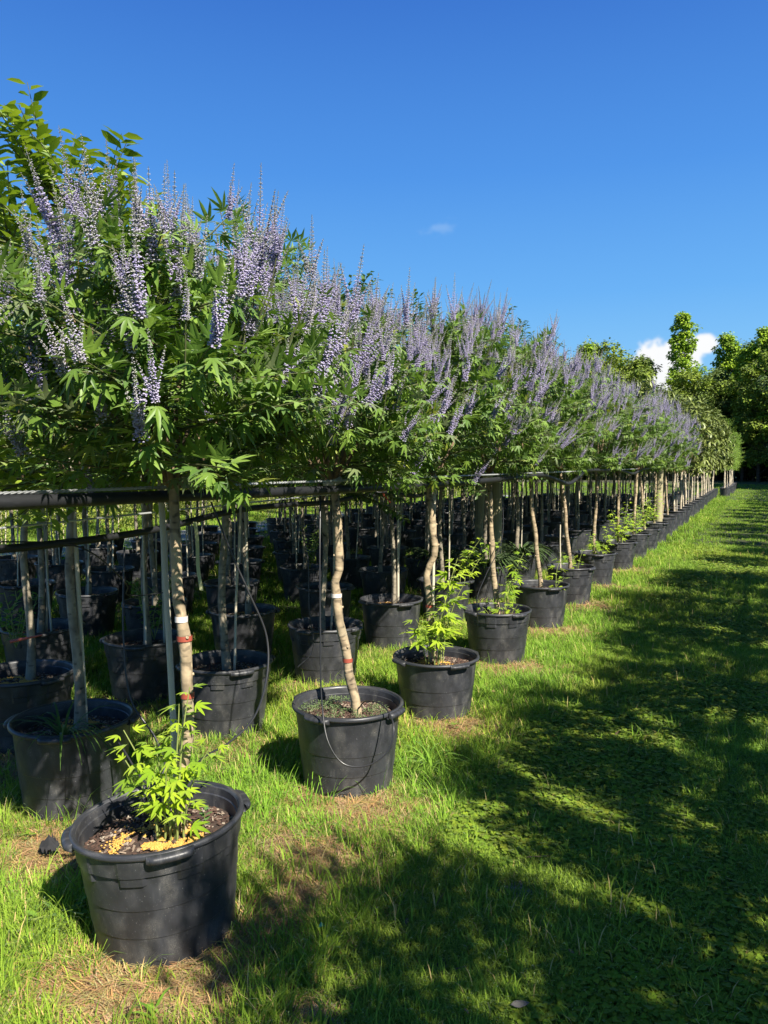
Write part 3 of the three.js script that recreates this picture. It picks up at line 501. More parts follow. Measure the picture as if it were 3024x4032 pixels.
function singleLeaves(tint, size, wide, step, rows, whorl, droop = 0.25) {
  return (gb, pts, len) => {
    const n = Math.max(4, Math.round(len / step)), pos = V();
    for (let k = 0; k < n; k++) {
      const t = whorl ? 0.55 + 0.45 * Math.sqrt(rnd()) : 0.15 + 0.85 * (k + 0.5) / n, f = Math.min(4.999, t * 5), i = Math.floor(f); pos.lerpVectors(pts[i], pts[i + 1], f - i);
      const ax = V().subVectors(pts[i + 1], pts[i]).normalize(), s = V().crossVectors(ax, V(0.1, 1, 0.2)).normalize(), b = V().crossVectors(ax, s), ph = whorl ? rr(0, 6.28) : (k % 2) * Math.PI + gauss() * 0.7;
      const d = s.clone().multiplyScalar(Math.cos(ph)).addScaledVector(b, Math.sin(ph)).addScaledVector(ax, whorl ? rr(0.2, 1.0) : 0.5); d.y += rr(-0.2, 0.2); d.normalize();
      gb.leaf(pos.clone().addScaledVector(d, 0.008), d, V(gauss() * 0.5, 1, gauss() * 0.5).normalize(), size * rr(0.7, 1.2), size * wide * rr(0.85, 1.1), mixc(tint[0], tint[1], rnd()), 0.22, droop * rr(0.3, 1.4), rows, 0.45);
    }
  };
}
const camRight = [Math.cos(YAW), -Math.sin(YAW)];           // (x, z) of the picture's right
const swayAlong = (f) => (t) => { const s = f(t); return [camRight[0] * s, camRight[1] * s]; };
const ramp = (pts) => (t) => { let k = 0; while (k < pts.length - 2 && t > pts[k + 1][0]) k++; const [a, b] = [pts[k], pts[k + 1]], q = clamp((t - a[0]) / (b[0] - a[0])); return a[1] + (b[1] - a[1]) * (q * q * (3 - 2 * q)); };

const ORD = ['first', 'second', 'third', 'fourth', 'fifth', 'sixth', 'seventh', 'eighth', 'ninth', 'tenth', 'eleventh', 'twelfth', 'thirteenth', 'fourteenth', 'fifteenth', 'sixteenth', 'seventeenth', 'eighteenth', 'nineteenth', 'twentieth'];
const ordinal = (n) => n <= 20 ? ORD[n - 1] : n < 30 ? 'twenty-' + ORD[n - 21] : n === 30 ? 'thirtieth' : n < 40 ? 'thirty-' + ORD[n - 31] : 'fortieth';
const rowName = ['front row', 'second row', 'third row'];
// the front row
const vit = (seed, top, R, extra = {}) => ({ name: 'flowering_tree', seed, fork: 1.60 - 0.3, bottom: 1.62 - 0.3, top: top - 0.3, R, belly: 0.50, vase: 0.10, r0: 0.027, r1: 0.021, limbs: 8, shoots: 132, ragged: 0.14, arch: 0.10, spike: 1.0, bark: M.trunk, leafTint: VT, addLeaves: vitexLeaves(VT, 0.074, 2, !!extra.ownLeaves), ...extra });
const fronts = [];
{
  const eyeFor = (x, u) => V(-x, 1.78 - SOILY, u);
  const offs = { 1: 0.055, 2: 0.05, 3: -0.02, 4: 0.0, 5: 0.0 };
  const spec = [
    vit(21, 2.16, 0.70, { ownLeaves: 90 }),
    vit(22, 2.43, 0.75, { ragged: 0.11, ownLeaves: 290, r0: 0.0235, r1: 0.0195, shoots: 145, sway: swayAlong(ramp([[0, 0], [0.12, 0.0], [0.3, 0.035], [0.5, 0.03], [0.72, 0.0], [1, -0.005]])), knobs: [[0.18, 0.12], [0.42, 0.16], [0.55, 0.22], [0.66, 0.12], [0.85, 0.10]],
      extraSpikes: [[0.04, 2.12, 0.0, 0, 0, 1.15, 2], [0.24, 2.10, -0.08, 0.1, 0, 1.2, 2], [-0.30, 2.14, 0.18, -0.12, 0, 1.1, 2], [-0.10, 2.10, 0.05, 0, 0, 1.05, 0], [0.42, 2.0, -0.18, 0.2, 0, 1.05, 0], [0.33, 1.96, 0.0, 0.1, 0, 1, 0], [0.1, 1.95, 0.2, 0, 0.1, 1.1, 1], [-0.18, 1.72, 0.42, -0.1, 0.2, 1.25, 1], [0.05, 1.8, 0.36, 0, 0.1, 1.2, 4], [-0.34, 1.86, 0.3, -0.1, 0.1, 1.2, 1]] }),
    vit(23, 2.46, 0.74, { ownLeaves: 290, r0: 0.027, r1: 0.021, sway: swayAlong(ramp([[0, 0], [0.2, -0.05], [0.45, -0.105], [0.56, -0.12], [0.62, -0.095], [0.8, -0.10], [1, -0.13]])), knobs: [[0.3, 0.1], [0.47, 0.35], [0.52, 0.2], [0.68, 0.12], [0.75, 0.1]], extraSpikes: [[0.02, 2.1, 0, 0, 0, 1.1, 2], [0.25, 2.02, 0, 0.1, 0, 1.0, 0], [-0.2, 2.0, 0.1, -0.1, 0, 1.0, 0]] }),
    vit(24, 2.68, 0.80, { ownLeaves: 260, sway: swayAlong(ramp([[0, 0], [0.3, -0.03], [0.45, -0.05], [0.58, 0.01], [0.72, -0.01], [1, -0.04]])), knobs: [[0.4, 0.2], [0.6, 0.25], [0.72, 0.3]] }),
    vit(25, 2.80, 0.84, { ownLeaves: 160, sway: swayAlong(ramp([[0, 0], [0.4, -0.05], [0.7, -0.07], [1, -0.08]])), knobs: [[0.2, 0.15], [0.5, 0.2], [0.8, 0.15]] }),
    vit(26, 2.84, 0.88, { sway: swayAlong(ramp([[0, 0], [0.4, -0.06], [0.7, -0.11], [1, -0.13]])), knobs: [[0.3, 0.15], [0.5, 0.1]] }),
    vit(27, 2.80, 0.90, { sway: swayAlong(ramp([[0, 0], [0.5, -0.07], [1, -0.14]])) }),
    vit(28, 2.76, 0.90, { low: true, addLeaves: vitexLeaves(VT, 0.082, 1, false) }),
  ];
  const look = ['tall purple spikes, cut off by the left edge of the picture', 'knobbly tan trunk with red and white tape bands', 'bare tan trunk bent at a big knot, rising from weedy soil', 'wavy trunk behind a column of bright young shoots', 'slender straight trunk behind small green shoots', 'smooth tan trunk leaning gently left, no shoots on it'];
  potSpots.filter((p) => p.row === 0 && p.u < 21.5).forEach((p, i) => {
    const s = spec[i < 8 ? i : 5 + (i % 3)], label = i < 6 ? 'purple-flowering tree, ' + look[i] : `purple-flowering tree on a tan trunk, ${ordinal(i)} tree from the near end of the front row`;
    const ox = (offs[i] || 0) * camRight[0], oz = (offs[i] || 0) * camRight[1];
    if (i < 8) { s.eye = eyeFor(p.x, p.u); const t = buildTree(s); t.name = numbered('flowering_tree'); scene.add(t); t.position.set(p.x + ox, SOILY, -p.u + oz); t.userData = { label, category: 'tree' }; fronts.push(t); }
    else { srand(400 + i); fronts.push(copy(fronts[5 + (i % 3)], label, p.x, SOILY, -p.u, rr(0, 6.28), V(1, rr(0.94, 1.06), 1))); }
  });
}
// bands of tape on the near trunks
function band(tree, t, r, mat, h = 0.02, name = 'tape_band') { const tr = tree.children.find((c) => c.name === 'trunk'), p = tr.geometry.attributes.position, n = 13, k = Math.round(t * 18), c = V(); for (let s = 0; s < 12; s++) c.add(V().fromBufferAttribute(p, k * n + s)); c.multiplyScalar(1 / 12); const rad = V().fromBufferAttribute(p, k * n).distanceTo(c) + 0.0035; const b = mesh(name, new THREE.CylinderGeometry(rad, rad, h, 16, 1, true), mat, tree); b.position.copy(c); return b; }
band(fronts[1], 11 / 18, 0, M.whiteTape, 0.022); band(fronts[1], 10 / 18, 0, M.redTape, 0.02); band(fronts[1], 7 / 18, 0, M.redTape, 0.02); band(fronts[2], 9 / 18, 0, M.whiteTape, 0.022); band(fronts[2], 4 / 18, 0, M.redTape, 0.022); band(fronts[3], 5 / 18, 0, M.redTape, 0.02);

// rows behind, magnolias and feathery trees farther along the front row
const ET = [[0.13, 0.22, 0.008], [0.28, 0.38, 0.02]], LT = [[0.04, 0.098, 0.012], [0.09, 0.16, 0.024]], MT = [[0.090, 0.125, 0.020], [0.21, 0.245, 0.065]], CT = [[0.16, 0.30, 0.015], [0.30, 0.45, 0.03]];
const elm = (seed, top, R) => ({ name: 'shade_tree', seed, fork: 1.5 - 0.3, bottom: 1.38 - 0.3, top: top - 0.3, R, belly: 0.35, r0: 0.027, r1: 0.021, limbs: 8, shoots: 150, ragged: 0.16, arch: 0.14, vpow: 0.9, bark: M.greyTrunk, low: true, addLeaves: singleLeaves(ET, 0.085, 0.52, 0.026, 2, false) });
const lig = (seed, top, R) => ({ ...elm(seed, top, R), shoots: 190, addLeaves: singleLeaves(LT, 0.078, 0.42, 0.021, 1, false), leafMat: M.leaf });
const back = [buildTree(elm(61, 3.2, 0.9)), buildTree({ ...elm(66, 3.22, 0.74), shoots: 190, ragged: 0.17 }), buildTree(lig(63, 3.45, 1.05)), buildTree(lig(64, 3.3, 1.05)), buildTree({ ...vit(65, 3.1, 0.85), low: true, spike: 0.35, more: 10, bark: M.greyTrunk, addLeaves: vitexLeaves(VT, 0.085, 1, false) })];
const mags = [71, 72, 73].map((s) => buildTree({ name: 'magnolia_tree', seed: s, fork: 1.25, bottom: 1.25, top: 3.2 + (s - 71) * 0.2, R: 1.1, belly: 0.4, r0: 0.032, r1: 0.026, limbs: 7, shoots: 105, ragged: 0.12, arch: 0.08, bark: M.paleTrunk, low: true, leafMat: M.shinyLeaf, addLeaves: singleLeaves(MT, 0.20, 0.33, 0.032, 1, true, 0.4) }));
const feath = [81, 82].map((s) => buildTree({ name: 'feathery_tree', seed: s, fork: 1.0, bottom: 1.0, top: 3.1, R: 0.8, belly: 0.35, r0: 0.03, r1: 0.022, limbs: 6, shoots: 120, ragged: 0.12, arch: 0.05, bark: M.paleTrunk, low: true, leafMat: M.leaf, addLeaves: singleLeaves(CT, 0.10, 0.22, 0.022, 1, false) }));
srand(1234);
const stakeGeo = new GB().tube([V(0, 0, 0), V(0.01, 0.5, 0), V(0.004, 1.0, 0.006), V(0.012, 1.5, 0)], [0.009, 0.0085, 0.008, 0.0075], 7).geo();
const stakeThick = new GB().tube([V(0, 0, 0), V(0, 1.5, 0)], [0.0125, 0.0115], 8).geo();
function stake(x, y, z, label, group, lean = 0, thick) { const m = mesh('stake', thick ? stakeThick : stakeGeo, M.stake); m.position.set(x, y - (y > 0.2 ? 0.035 : 0), z); m.rotation.set(gauss() * 0.05 + lean, rr(0, 6), gauss() * 0.05 + lean); return tag(m, label, 'stake', group); }
const protoPots = {}, S2_ = Math.sin(YAW), R2_ = Math.cos(YAW);
const potLabels = ['black nursery pot at the left edge, mostly outside the picture', 'largest black nursery pot, nearest the camera, holding bright green young shoots', 'black nursery pot with a wire-thin tube looped over its front and weedy soil', 'scuffed black nursery pot with a tall column of green shoots', 'black nursery pot with lugged collar and bark chips, small shoots at the trunk', 'black nursery pot with a grey worn patch on its side, empty-looking soil'];
potSpots.forEach((p, idx) => {
  const near = p.row === 0 ? p.u < 12 : p.u < 7, mid = p.row === 0 ? p.u < 20 : p.u < 13, det = near ? 2 : mid ? 1 : 0, kind = p.row === 0 && p.n <= 6 ? [0, 0, 1, 1, 2, 1][p.n - 1] : Math.floor(rnd() * 3), pel = p.row ? rnd() < 0.75 : [1, 1, 0, 1, 0, 0][p.n - 1] || 0;
  const key = `${kind}${det}${pel ? 1 : 0}`; const proto = protoPots[key] || (protoPots[key] = makePot(kind, det, pel));
  const far = (p.row > 2 && (p.row > 5 || p.u > 16)) || p.u > 24, group = far ? 'black pots in the rear rows under the trees' : null;
  const label = p.row === 0 && p.n <= 6 ? potLabels[p.n - 1] : far ? (p.row === 0 ? 'black nursery pot far along the front row beside the path' : 'black nursery pot standing in the shade among the rear rows') : `black nursery pot, ${ordinal(p.n)} from the near end of the ${rowName[p.row] || ordinal(p.row + 1) + ' row'}`;
  const o = copy(proto, label, p.x, groundY(p.x, p.u) - 0.006, -p.u, p.row === 0 ? [0, 0.35, 1.0, 0.45, 0.5, 0.25][p.n - 1] ?? rnd() * 6 : rnd() * 6, 1, far ? (p.row === 0 ? 'pots far along the front row' : group) : null); o.userData.category = 'pot';
  if (p.row === 0 && p.n === 2) { o.quaternion.premultiply(new THREE.Quaternion().setFromAxisAngle(V(S2_, 0, R2_), 0.062)); o.scale.set(1.03, 0.97, 1.03); }
  if (p.row === 0 && p.n === 4) o.scale.y = 0.9;
  if (p.row === 0 && p.u < 21.5) return;
  // its tree
  let src, label2, g2, sc = rr(0.92, 1.08);
  if (p.row === 0) { src = p.u < 46 ? mags[Math.floor(rnd() * 3)] : feath[Math.floor(rnd() * 2)]; label2 = p.u < 46 ? 'broad-leaved olive green tree on a pale trunk, far along the front row' : 'feathery light green tree at the far end of the front row'; g2 = p.u < 46 ? 'magnolia-like trees far along the front row' : 'feathery trees at the far end of the front row'; }
  else if (p.row < 4 && p.u > 24) { src = mags[Math.floor(rnd() * 3)]; label2 = 'broad-leaved olive green tree in the rows behind the front row'; g2 = 'broad-leaved trees in the rear rows'; }
  else {
    const k = p.row === 1 ? (p.u < 3.6 ? 1 : rnd() < 0.6 ? 2 + Math.floor(rnd() * 2) : 4) : p.row === 2 ? (p.u < 5 ? Math.floor(rnd() * 2) : Math.floor(rnd() * 4)) : Math.floor(rnd() * 4); src = back[k];
    if (!far) label2 = `${k === 4 ? 'sparsely flowering' : k < 2 ? 'yellow-green' : 'small-leaved green'} tree on a grey trunk, ${ordinal(p.n)} in the ${rowName[p.row] || ordinal(p.row + 1) + ' row'}`; else { label2 = 'grey-trunked tree in the shaded rows behind the flowering trees'; g2 = 'shaded trees of the rear rows'; }
    if (k < 2 && p.u < 5) sc = 1.0;
  }
  const t = copy(src, label2, p.x + gauss() * 0.04, SOILY, -p.u + gauss() * 0.04, rr(0, 6.28), V(sc * (p.row ? 1 : rr(0.8, 1.1)), sc * (p.row ? rr(0.97, 1.06) : rr(0.82, 1.12)) * (p.u > 30 && p.row < 3 ? 1.12 : 1), sc * (p.row ? 1 : rr(0.8, 1.1))), g2); t.userData.category = 'tree';
  if (p.row > 0 && (p.row < 7 ? rnd() < 0.75 : rnd() < 0.4) || (p.row === 0 && p.u < 40)) stake(p.x + rr(0.03, 0.07), SOILY, -p.u + rr(-0.05, 0.05), p.row < 3 && p.u < 14 ? `pale wooden stake beside the ${ordinal(p.n)} trunk of the ${rowName[p.row]}` : p.row === 0 ? 'pale stake beside a trunk far along the front row' : 'pale stake tied to a trunk in the rear rows', p.row < 3 && p.u < 14 ? null : p.row === 0 ? 'stakes far along the front row' : 'stakes in the rear rows', 0, rnd() < 0.25);
  if (p.row > 1 && p.row < 8 && rnd() < 0.65) stake(p.x + rr(-0.2, 0.2), SOILY - 0.03, -p.u + rr(-0.2, 0.2), 'pale stake leaning in the shade of the rear rows', 'stakes in the rear rows', gauss() * 0.06);
});
stake(-1.992, SOILY, -2.30, 'white stake standing close behind the taped trunk nearest the camera', null, 0, true);
stake(-2.085, SOILY, -5.17, 'grey stake pressed against the wavy trunk with bright young shoots', null, 0, true);
{ const s = stake(-2.22, SOILY, -9.93, 'short pale stake standing in the black pot beside the sixth trunk', null); s.scale.y = 0.42; }

// ------------------------------------------------------------------ the shading row on the other side of the path (beyond the right edge)
{
  srand(3131);
  const spots = []; for (const u of [-5.2, -3.7, 0.85, 3.0, 4.2, 5.4, 6.6, 7.8, 9.2, 10.7, 12.1]) spots.push([1.62 + gauss() * 0.06, u]); for (const u of [3.6, 5.0, 6.4, 7.8, 9.2, 10.6, 12.0]) spots.push([3.1 + gauss() * 0.1, u]); spots.push([2.25, 1.75]);
  for (let u = 14; u < 70; u += 1.9) spots.push([1.9 + 0.02 * u + gauss() * 0.15, u + gauss() * 0.3]);
  spots.forEach(([x, u], i) => {
    const lab = 'purple-flowering tree across the path, beyond the right edge of the picture', g = 'trees across the path';
    const t = copy(fronts[2 + (i % 5)], lab, x, SOILY, -u, rr(0, 6.28), i === 2 ? V(1.12, 1.2, 1.12) : V(1.02, i % 4 === 1 ? 1.0 : 1.1, 1.02), g);
    const p = copy(protoPots['000'] || protoPots['010'] || Object.values(protoPots)[0], 'black nursery pot across the path, beyond the right edge of the picture', x, 0, -u, 0, 1, 'pots across the path'); p.userData.category = 'pot';
  });
  const pts = []; for (let u = -6; u < 13.5; u += 0.5) pts.push(V(1.42, 1.67 + 0.012 * gauss(), -u));
  tag(mesh('irrigation_pipe', new GB().tube(pts, 0.028, 8).geo(), M.pipe), 'black irrigation pipe across the path, beyond the right edge of the picture', 'pipe');
}

// ------------------------------------------------------------------ pipes, cable, posts
function curve(pts, n) { return new THREE.CatmullRomCurve3(pts, false, 'centripetal').getPoints(n); }
{
  srand(99);
  const front = [[-4, 1.545], [0.9, 1.56], [2.2, 1.55], [3.6, 1.535], [5.1, 1.53], [6.7, 1.54], [8.0, 1.555], [8.6, 1.50], [9.3, 1.44], [9.8, 1.50], [10.3, 1.58], [11.9, 1.58], [12.8, 1.60], [13.6, 1.55], [14.8, 1.50], [16, 1.57], [18, 1.58], [24, 1.56], [34, 1.57], [50, 1.57]].map(([u, y]) => V(-2.03 + 0.035, y + 0.11, -u));
  tag(mesh('irrigation_pipe', new GB().tube(curve(front, 260), 0.0225, 10, [1, 1, 1], true, 2).geo(), M.pipe), 'thick black irrigation pipe running along the whole front row', 'pipe');
  const cab = []; for (let u = -4; u < 50; u += 0.25) cab.push(V(-2.03 + 0.028, 1.598 + 0.004 * Math.sin(u * 4), -u)); 
  const cg = new GB(); for (const ph of [0, 2.1, 4.2]) { const q = []; for (let k = 0; k < 1400; k++) { const u = -0.5 + k * 0.01; q.push(V(-1.998 + 0.0032 * Math.cos(u * 90 + ph), 1.694 + 0.0032 * Math.sin(u * 90 + ph), -u)); } cg.tube(q, 0.0034, 4, [1, 1, 1], false); }
  cg.tube([V(-1.998, 1.694, -13.5), V(-1.998, 1.694, -50)], 0.006, 5); tag(mesh('steel_cable', cg.geo(), M.cable), 'twisted steel cable stretched just above the front pipe', 'cable');
  const second = [[1.2, 1.30], [2.2, 1.285], [2.7, 1.275], [3.4, 1.29], [4.2, 1.36], [4.8, 1.37], [5.5, 1.36], [6.0, 1.39], [6.8, 1.38], [7.3, 1.345], [7.8, 1.40], [8.6, 1.47], [10, 1.50], [14, 1.53], [22, 1.55], [40, 1.56]].map(([u, y]) => V(-3.17 + 0.05, y + 0.11, -u));
  tag(mesh('irrigation_pipe', new GB().tube(curve(second, 160), 0.020, 9, [1, 1, 1], true, 2).geo(), M.pipe), 'sagging black pipe strung along the second row of trees', 'pipe');
  tag(mesh('steel_cable', new GB().tube([V(-3.09, 1.47, -1.2), V(-3.09, 1.53, -5), V(-3.09, 1.64, -12), V(-3.09, 1.68, -40)], 0.006, 5).geo(), M.cable), 'thin pale cable stretched above the sagging second pipe', 'cable');
  for (let k = 2; k < 9; k++) { const x = -(2.05 + 1.06 * k) + 0.05, q = []; for (let u = 1.5 + k * 0.5; u < 36; u += 0.75) q.push(V(x, 1.52 + 0.02 * k + 0.035 * gauss(), -u)); tag(mesh('irrigation_pipe', new GB().tube(curve(q, 120), 0.022, 7).geo(), M.pipe), `black pipe strung through the shaded trees of the ${ordinal(k + 1)} row`, 'pipe'); }
  // posts
  const post = (x, u, r, label) => { const o = thing('wooden_post', label, 'post', x, 0, -u); const g = new THREE.CylinderGeometry(r * 0.92, r, 1.85, 20, 6); g.translate(0, 0.925, 0); mesh('post_shaft', g, M.post, o); const c = new THREE.CylinderGeometry(r * 0.86, r * 0.92, 0.02, 20); c.translate(0, 1.86, 0); mesh('post_top', c, M.cutWood, o); };
  post(-2.02, 19.35, 0.095, 'weathered round wooden post standing in the front row');
  post(-4.3, 12.9, 0.10, 'dark round wooden post in shade among the rear pots'); post(-3.3, 10.6, 0.085, 'shaded wooden post in line with the second row of trees');
  // cloth ties where trunks meet the pipe
  for (const [i, u, x] of [[2, 3.71, -2.03], [4, 6.72, -2.05], [5, 8.35, -2.05]]) { const t = mesh('cloth_tie', new THREE.TorusGeometry(0.040, 0.011, 8, 18), M.clothTie); const tr = fronts[i]; t.position.set(tr.position.x + (i === 2 ? -0.13 : -0.09) * camRight[0], 1.685, tr.position.z + (i === 2 ? -0.13 : -0.09) * camRight[1]); t.rotation.set(Math.PI / 2 + 0.3, 0.2, 0.4); t.scale.set(1.1, 1.1, 1.6); tag(t, ['', '', 'grey cloth tie knotted round the pipe and the bent tan trunk', '', 'grey cloth tie on the trunk behind the small shoots', 'grey cloth tie at the top of the smooth leaning trunk'][i], 'tie'); }
}
// drip tubes
function tube(name, label, pts, r = 0.0042, cat = 'tube', mat = M.tube) { return tag(mesh(name, new GB().tube(curve(pts.map((p) => V(...p)), 60), r, 7).geo(), mat), label, cat); }
// world point of a place in front of the camera: right of axis, height, depth
const R2 = Math.cos(YAW), S2 = Math.sin(YAW); const W3 = (rx, y, d) => [rx * R2 - d * S2, y + 0.11, -(rx * S2 + d * R2)];
tube('drip_tube', 'thin black tube sweeping in a wide arc from the pipe down to the nearest pot', [W3(-0.685, 1.52, 3.05), W3(-0.60, 1.30, 3.05), W3(-0.54, 1.16, 3.05), W3(-0.47, 0.98, 3.05), W3(-0.465, 0.82, 3.0), W3(-0.51, 0.68, 2.95), W3(-0.60, 0.60, 2.9), W3(-0.70, 0.545, 2.87), W3(-0.76, 0.43, 2.86), W3(-0.775, 0.315, 2.85)], 0.0042);
tube('drip_tube', 'thin black tube looped over the front of the pot with weedy soil', [W3(-0.34, 1.52, 4.12), W3(-0.335, 1.2, 4.0), W3(-0.33, 0.8, 3.95), W3(-0.32, 0.45, 3.90), W3(-0.28, 0.26, 3.82), W3(-0.20, 0.16, 3.80), W3(-0.08, 0.155, 3.80), W3(0.02, 0.22, 3.82), W3(0.05, 0.33, 3.86), W3(0.0, 0.40, 3.98), W3(-0.10, 0.385, 4.12), W3(-0.14, 0.318, 4.2)], 0.0042);
tube('drip_tube', 'thin tube hanging beside the second-row trunk behind the bent tan trunk', [W3(-0.62, 1.38, 5.2), W3(-0.52, 1.1, 5.15), W3(-0.50, 0.7, 5.1), W3(-0.48, 0.42, 5.1), W3(-0.58, 0.31, 5.1)], 0.004);
tube('drip_tube', 'thin curved tube dangling between the column of shoots and the next trunk', [W3(1.1, 1.5, 7.2), W3(1.06, 1.0, 6.9), W3(0.88, 0.72, 6.6), W3(0.78, 0.55, 6.4), W3(0.8, 0.34, 6.5)], 0.004);
tube('drip_tube', 'thin tube drooping in a pale loop behind the taped trunk', [W3(-1.9, 1.3, 3.7), W3(-1.55, 1.25, 3.9), W3(-1.42, 1.02, 4.2), W3(-1.5, 0.9, 4.5), W3(-1.3, 0.85, 5.0)], 0.004);
tube('drip_tube', 'thin black tube running from the grassy pot down to the lawn', [W3(-1.32, 1.25, 3.9), W3(-1.30, 0.8, 3.8), W3(-1.25, 0.5, 3.75), W3(-1.12, 0.33, 3.7), W3(-1.05, 0.22, 3.6), W3(-1.10, 0.16, 3.55), W3(-1.3, 0.31, 3.7)], 0.005);
tube('drip_tube', 'coil of thin black tube hung on the front pipe', (() => { const q = []; for (let k = 0; k <= 26; k++) { const a = k / 26 * 13; q.push(W3(-0.02 + 0.075 * Math.cos(a), 1.55 + 0.06 * Math.sin(a), 4.9 + 0.002 * k)); } return q; })(), 0.005);
{ // ribbons
  const rib = (name, label, a, b, w, mat) => { const A = V(...a), B = V(...b), n = 8, gb = new GB(); let p = null; for (let k = 0; k <= n; k++) { const t = k / n, c = A.clone().lerp(B, t); c.x += 0.006 * Math.sin(t * 7); const q = [gb.v(c.x - w, c.y + 0.004 * Math.sin(t * 9), c.z + 0.002, [1, 1, 1]), gb.v(c.x + w, c.y, c.z - 0.002, [1, 1, 1])]; if (p) { gb.t(p[0], p[1], q[0]); gb.t(p[1], q[1], q[0]); } p = q; } tag(mesh(name, gb.geo(), mat), label, 'ribbon'); };
  rib('ribbon', 'red ribbon dangling from the front pipe between two trunks', W3(-0.05, 1.55, 4.95), W3(0.04, 1.42, 5.0), 0.006, M.redTape);
  rib('ribbon', 'pale strip of webbing hanging from the sagging pipe', W3(-1.12, 1.33, 4.55), W3(-1.09, 0.92, 4.55), 0.012, std({ color: new THREE.Color().setRGB(0.45, 0.46, 0.24), roughness: 0.9 }));
  const arrow = new GB(); arrow.tube([V(-0.075, -0.014, 0), V(0.09, 0.022, 0.01)], [0.009, 0.004], 5); const am = mesh('ribbon', arrow.geo(), M.redTape); am.position.set(...W3(-1.79, 0.80, 3.80)); am.rotation.y = YAW; tag(am, 'red tape arrow tied across the grey trunk in the grassy pot', 'ribbon');
}

// ------------------------------------------------------------------ young shoots and weeds in the pots
const ST = [[0.20, 0.34, 0.012], [0.37, 0.50, 0.02]];
const shootLeafKinds = [0, 1, 2, 3].map((k) => { srand(810 + k); const g = new GB(); palmate(g, V(0, 0, 0), V(0, 0, 1), V(0, 1, 0), 1, mixc(ST[0], ST[1], k / 3), 3); return g.geo(); });
const stemMat = std({ color: new THREE.Color().setRGB(0.20, 0.24, 0.06), roughness: 0.7 });
function youngShoots(label, x, u, list, size, s0) {
  srand(s0); const o = thing('young_shoots', label, 'plant', x, SOILY, -u);
  for (const [dx, dz, h, lx, lz] of list) {
    const base = V(dx * R2 + dz * S2, -0.03, -dx * S2 + dz * R2), tip = V(base.x + lx * R2 + lz * S2, h, base.z - lx * S2 + lz * R2), pts = [0, 1, 2, 3, 4, 5].map((k) => { const t = k / 5; return V(base.x + (tip.x - base.x) * t * t, -0.03 + (h + 0.03) * t, base.z + (tip.z - base.z) * t * t).add(V(gauss() * 0.006, 0, gauss() * 0.006)); });
    mesh('stem', new GB().tube(pts, [0.005, 0.0045, 0.004, 0.0034, 0.0028, 0.002], 6).geo(), stemMat, o);
    const n = Math.max(3, Math.round(h / 0.066)); const pos = V();
    for (let k = 0; k < n; k++) {
      const t = 0.28 + 0.72 * (k + 0.6) / n, f = Math.min(4.99, t * 5), i = Math.floor(f); pos.lerpVectors(pts[i], pts[i + 1], f - i);
      for (const sg of [0, Math.PI]) { const a = k * 1.57 + sg + gauss() * 0.5, d = V(Math.cos(a), rr(0.0, 0.5), Math.sin(a)).normalize(); const m = mesh('leaf', shootLeafKinds[Math.floor(rnd() * 4)], M.shoot, o); m.position.copy(pos).addScaledVector(d, 0.035); d.y -= rr(0.05, 0.5); d.normalize(); const up = V(gauss() * 0.5 + 0.25 * S2_, 1, gauss() * 0.5 + 0.25 * R2_), X = V().crossVectors(up, d).normalize(), Y = V().crossVectors(d, X).normalize(); m.quaternion.setFromRotationMatrix(new THREE.Matrix4().makeBasis(X, Y, d)); m.scale.setScalar(size * rr(0.5, 1.1) * (k === n - 1 ? 0.65 : 1)); }
    }
  }
}
youngShoots('bright yellow-green young shoots around the trunk in the nearest pot', -2.03 + 0.06, 2.18, [[0.06, 0.04, 0.50, 0.03, 0.02], [0.03, 0.05, 0.38, -0.03, 0.03], [0.0, 0.03, 0.40, -0.12, 0.02], [0.08, 0.02, 0.36, 0.14, 0.03], [0.05, 0.06, 0.26, 0.0, 0.05], [0.0, 0.05, 0.30, -0.10, 0.04], [0.07, 0.05, 0.56, 0.06, 0.0], [0.09, 0.04, 0.14, 0.03, 0.03]], 0.088, 1);
youngShoots('tall column of bright green young shoots in the scuffed pot', -2.02, 5.02, [[0.04, 0.05, 0.72, 0.12, 0.02], [0.07, 0.04, 0.55, 0.14, 0.06], [-0.03, 0.06, 0.30, -0.10, 0.06], [0.03, 0.09, 0.32, 0.05, 0.10], [-0.05, 0.05, 0.22, -0.14, 0.05], [0.0, 0.1, 0.42, 0.08, 0.08], [0.06, 0.0, 0.62, 0.10, -0.04]], 0.115, 2);
youngShoots('small green shoots against the slender straight trunk', -2.05, 6.68, [[0.05, 0.03, 0.58, 0.16, 0.02], [0.06, 0.0, 0.40, 0.10, 0.05], [0.02, 0.06, 0.14, -0.02, 0.05], [-0.08, 0.06, 0.10, -0.08, 0.05], [0.1, 0.05, 0.12, 0.06, 0.04]], 0.095, 3);
youngShoots('leafy green shoot standing behind the slender trunk, in a second-row pot', -3.0, 8.25, [[0.0, 0.05, 0.55, 0.25, 0.0], [0.05, 0.03, 0.42, 0.1, 0.03], [0.1, 0.02, 0.5, 0.35, 0.02]], 0.12, 33);
youngShoots('sparse green shoot beside the smooth leaning trunk', -2.03, 8.30, [[0.12, 0.0, 0.42, 0.06, 0.02], [0.10, 0.05, 0.15, 0.1, 0.05]], 0.09, 4);
youngShoots('thin green sprouts at the foot of the sixth front trunk', -2.05, 9.92, [[0.04, 0.04, 0.28, 0.06, 0.02], [0.02, 0.06, 0.14, 0.02, 0.05]], 0.085, 5);
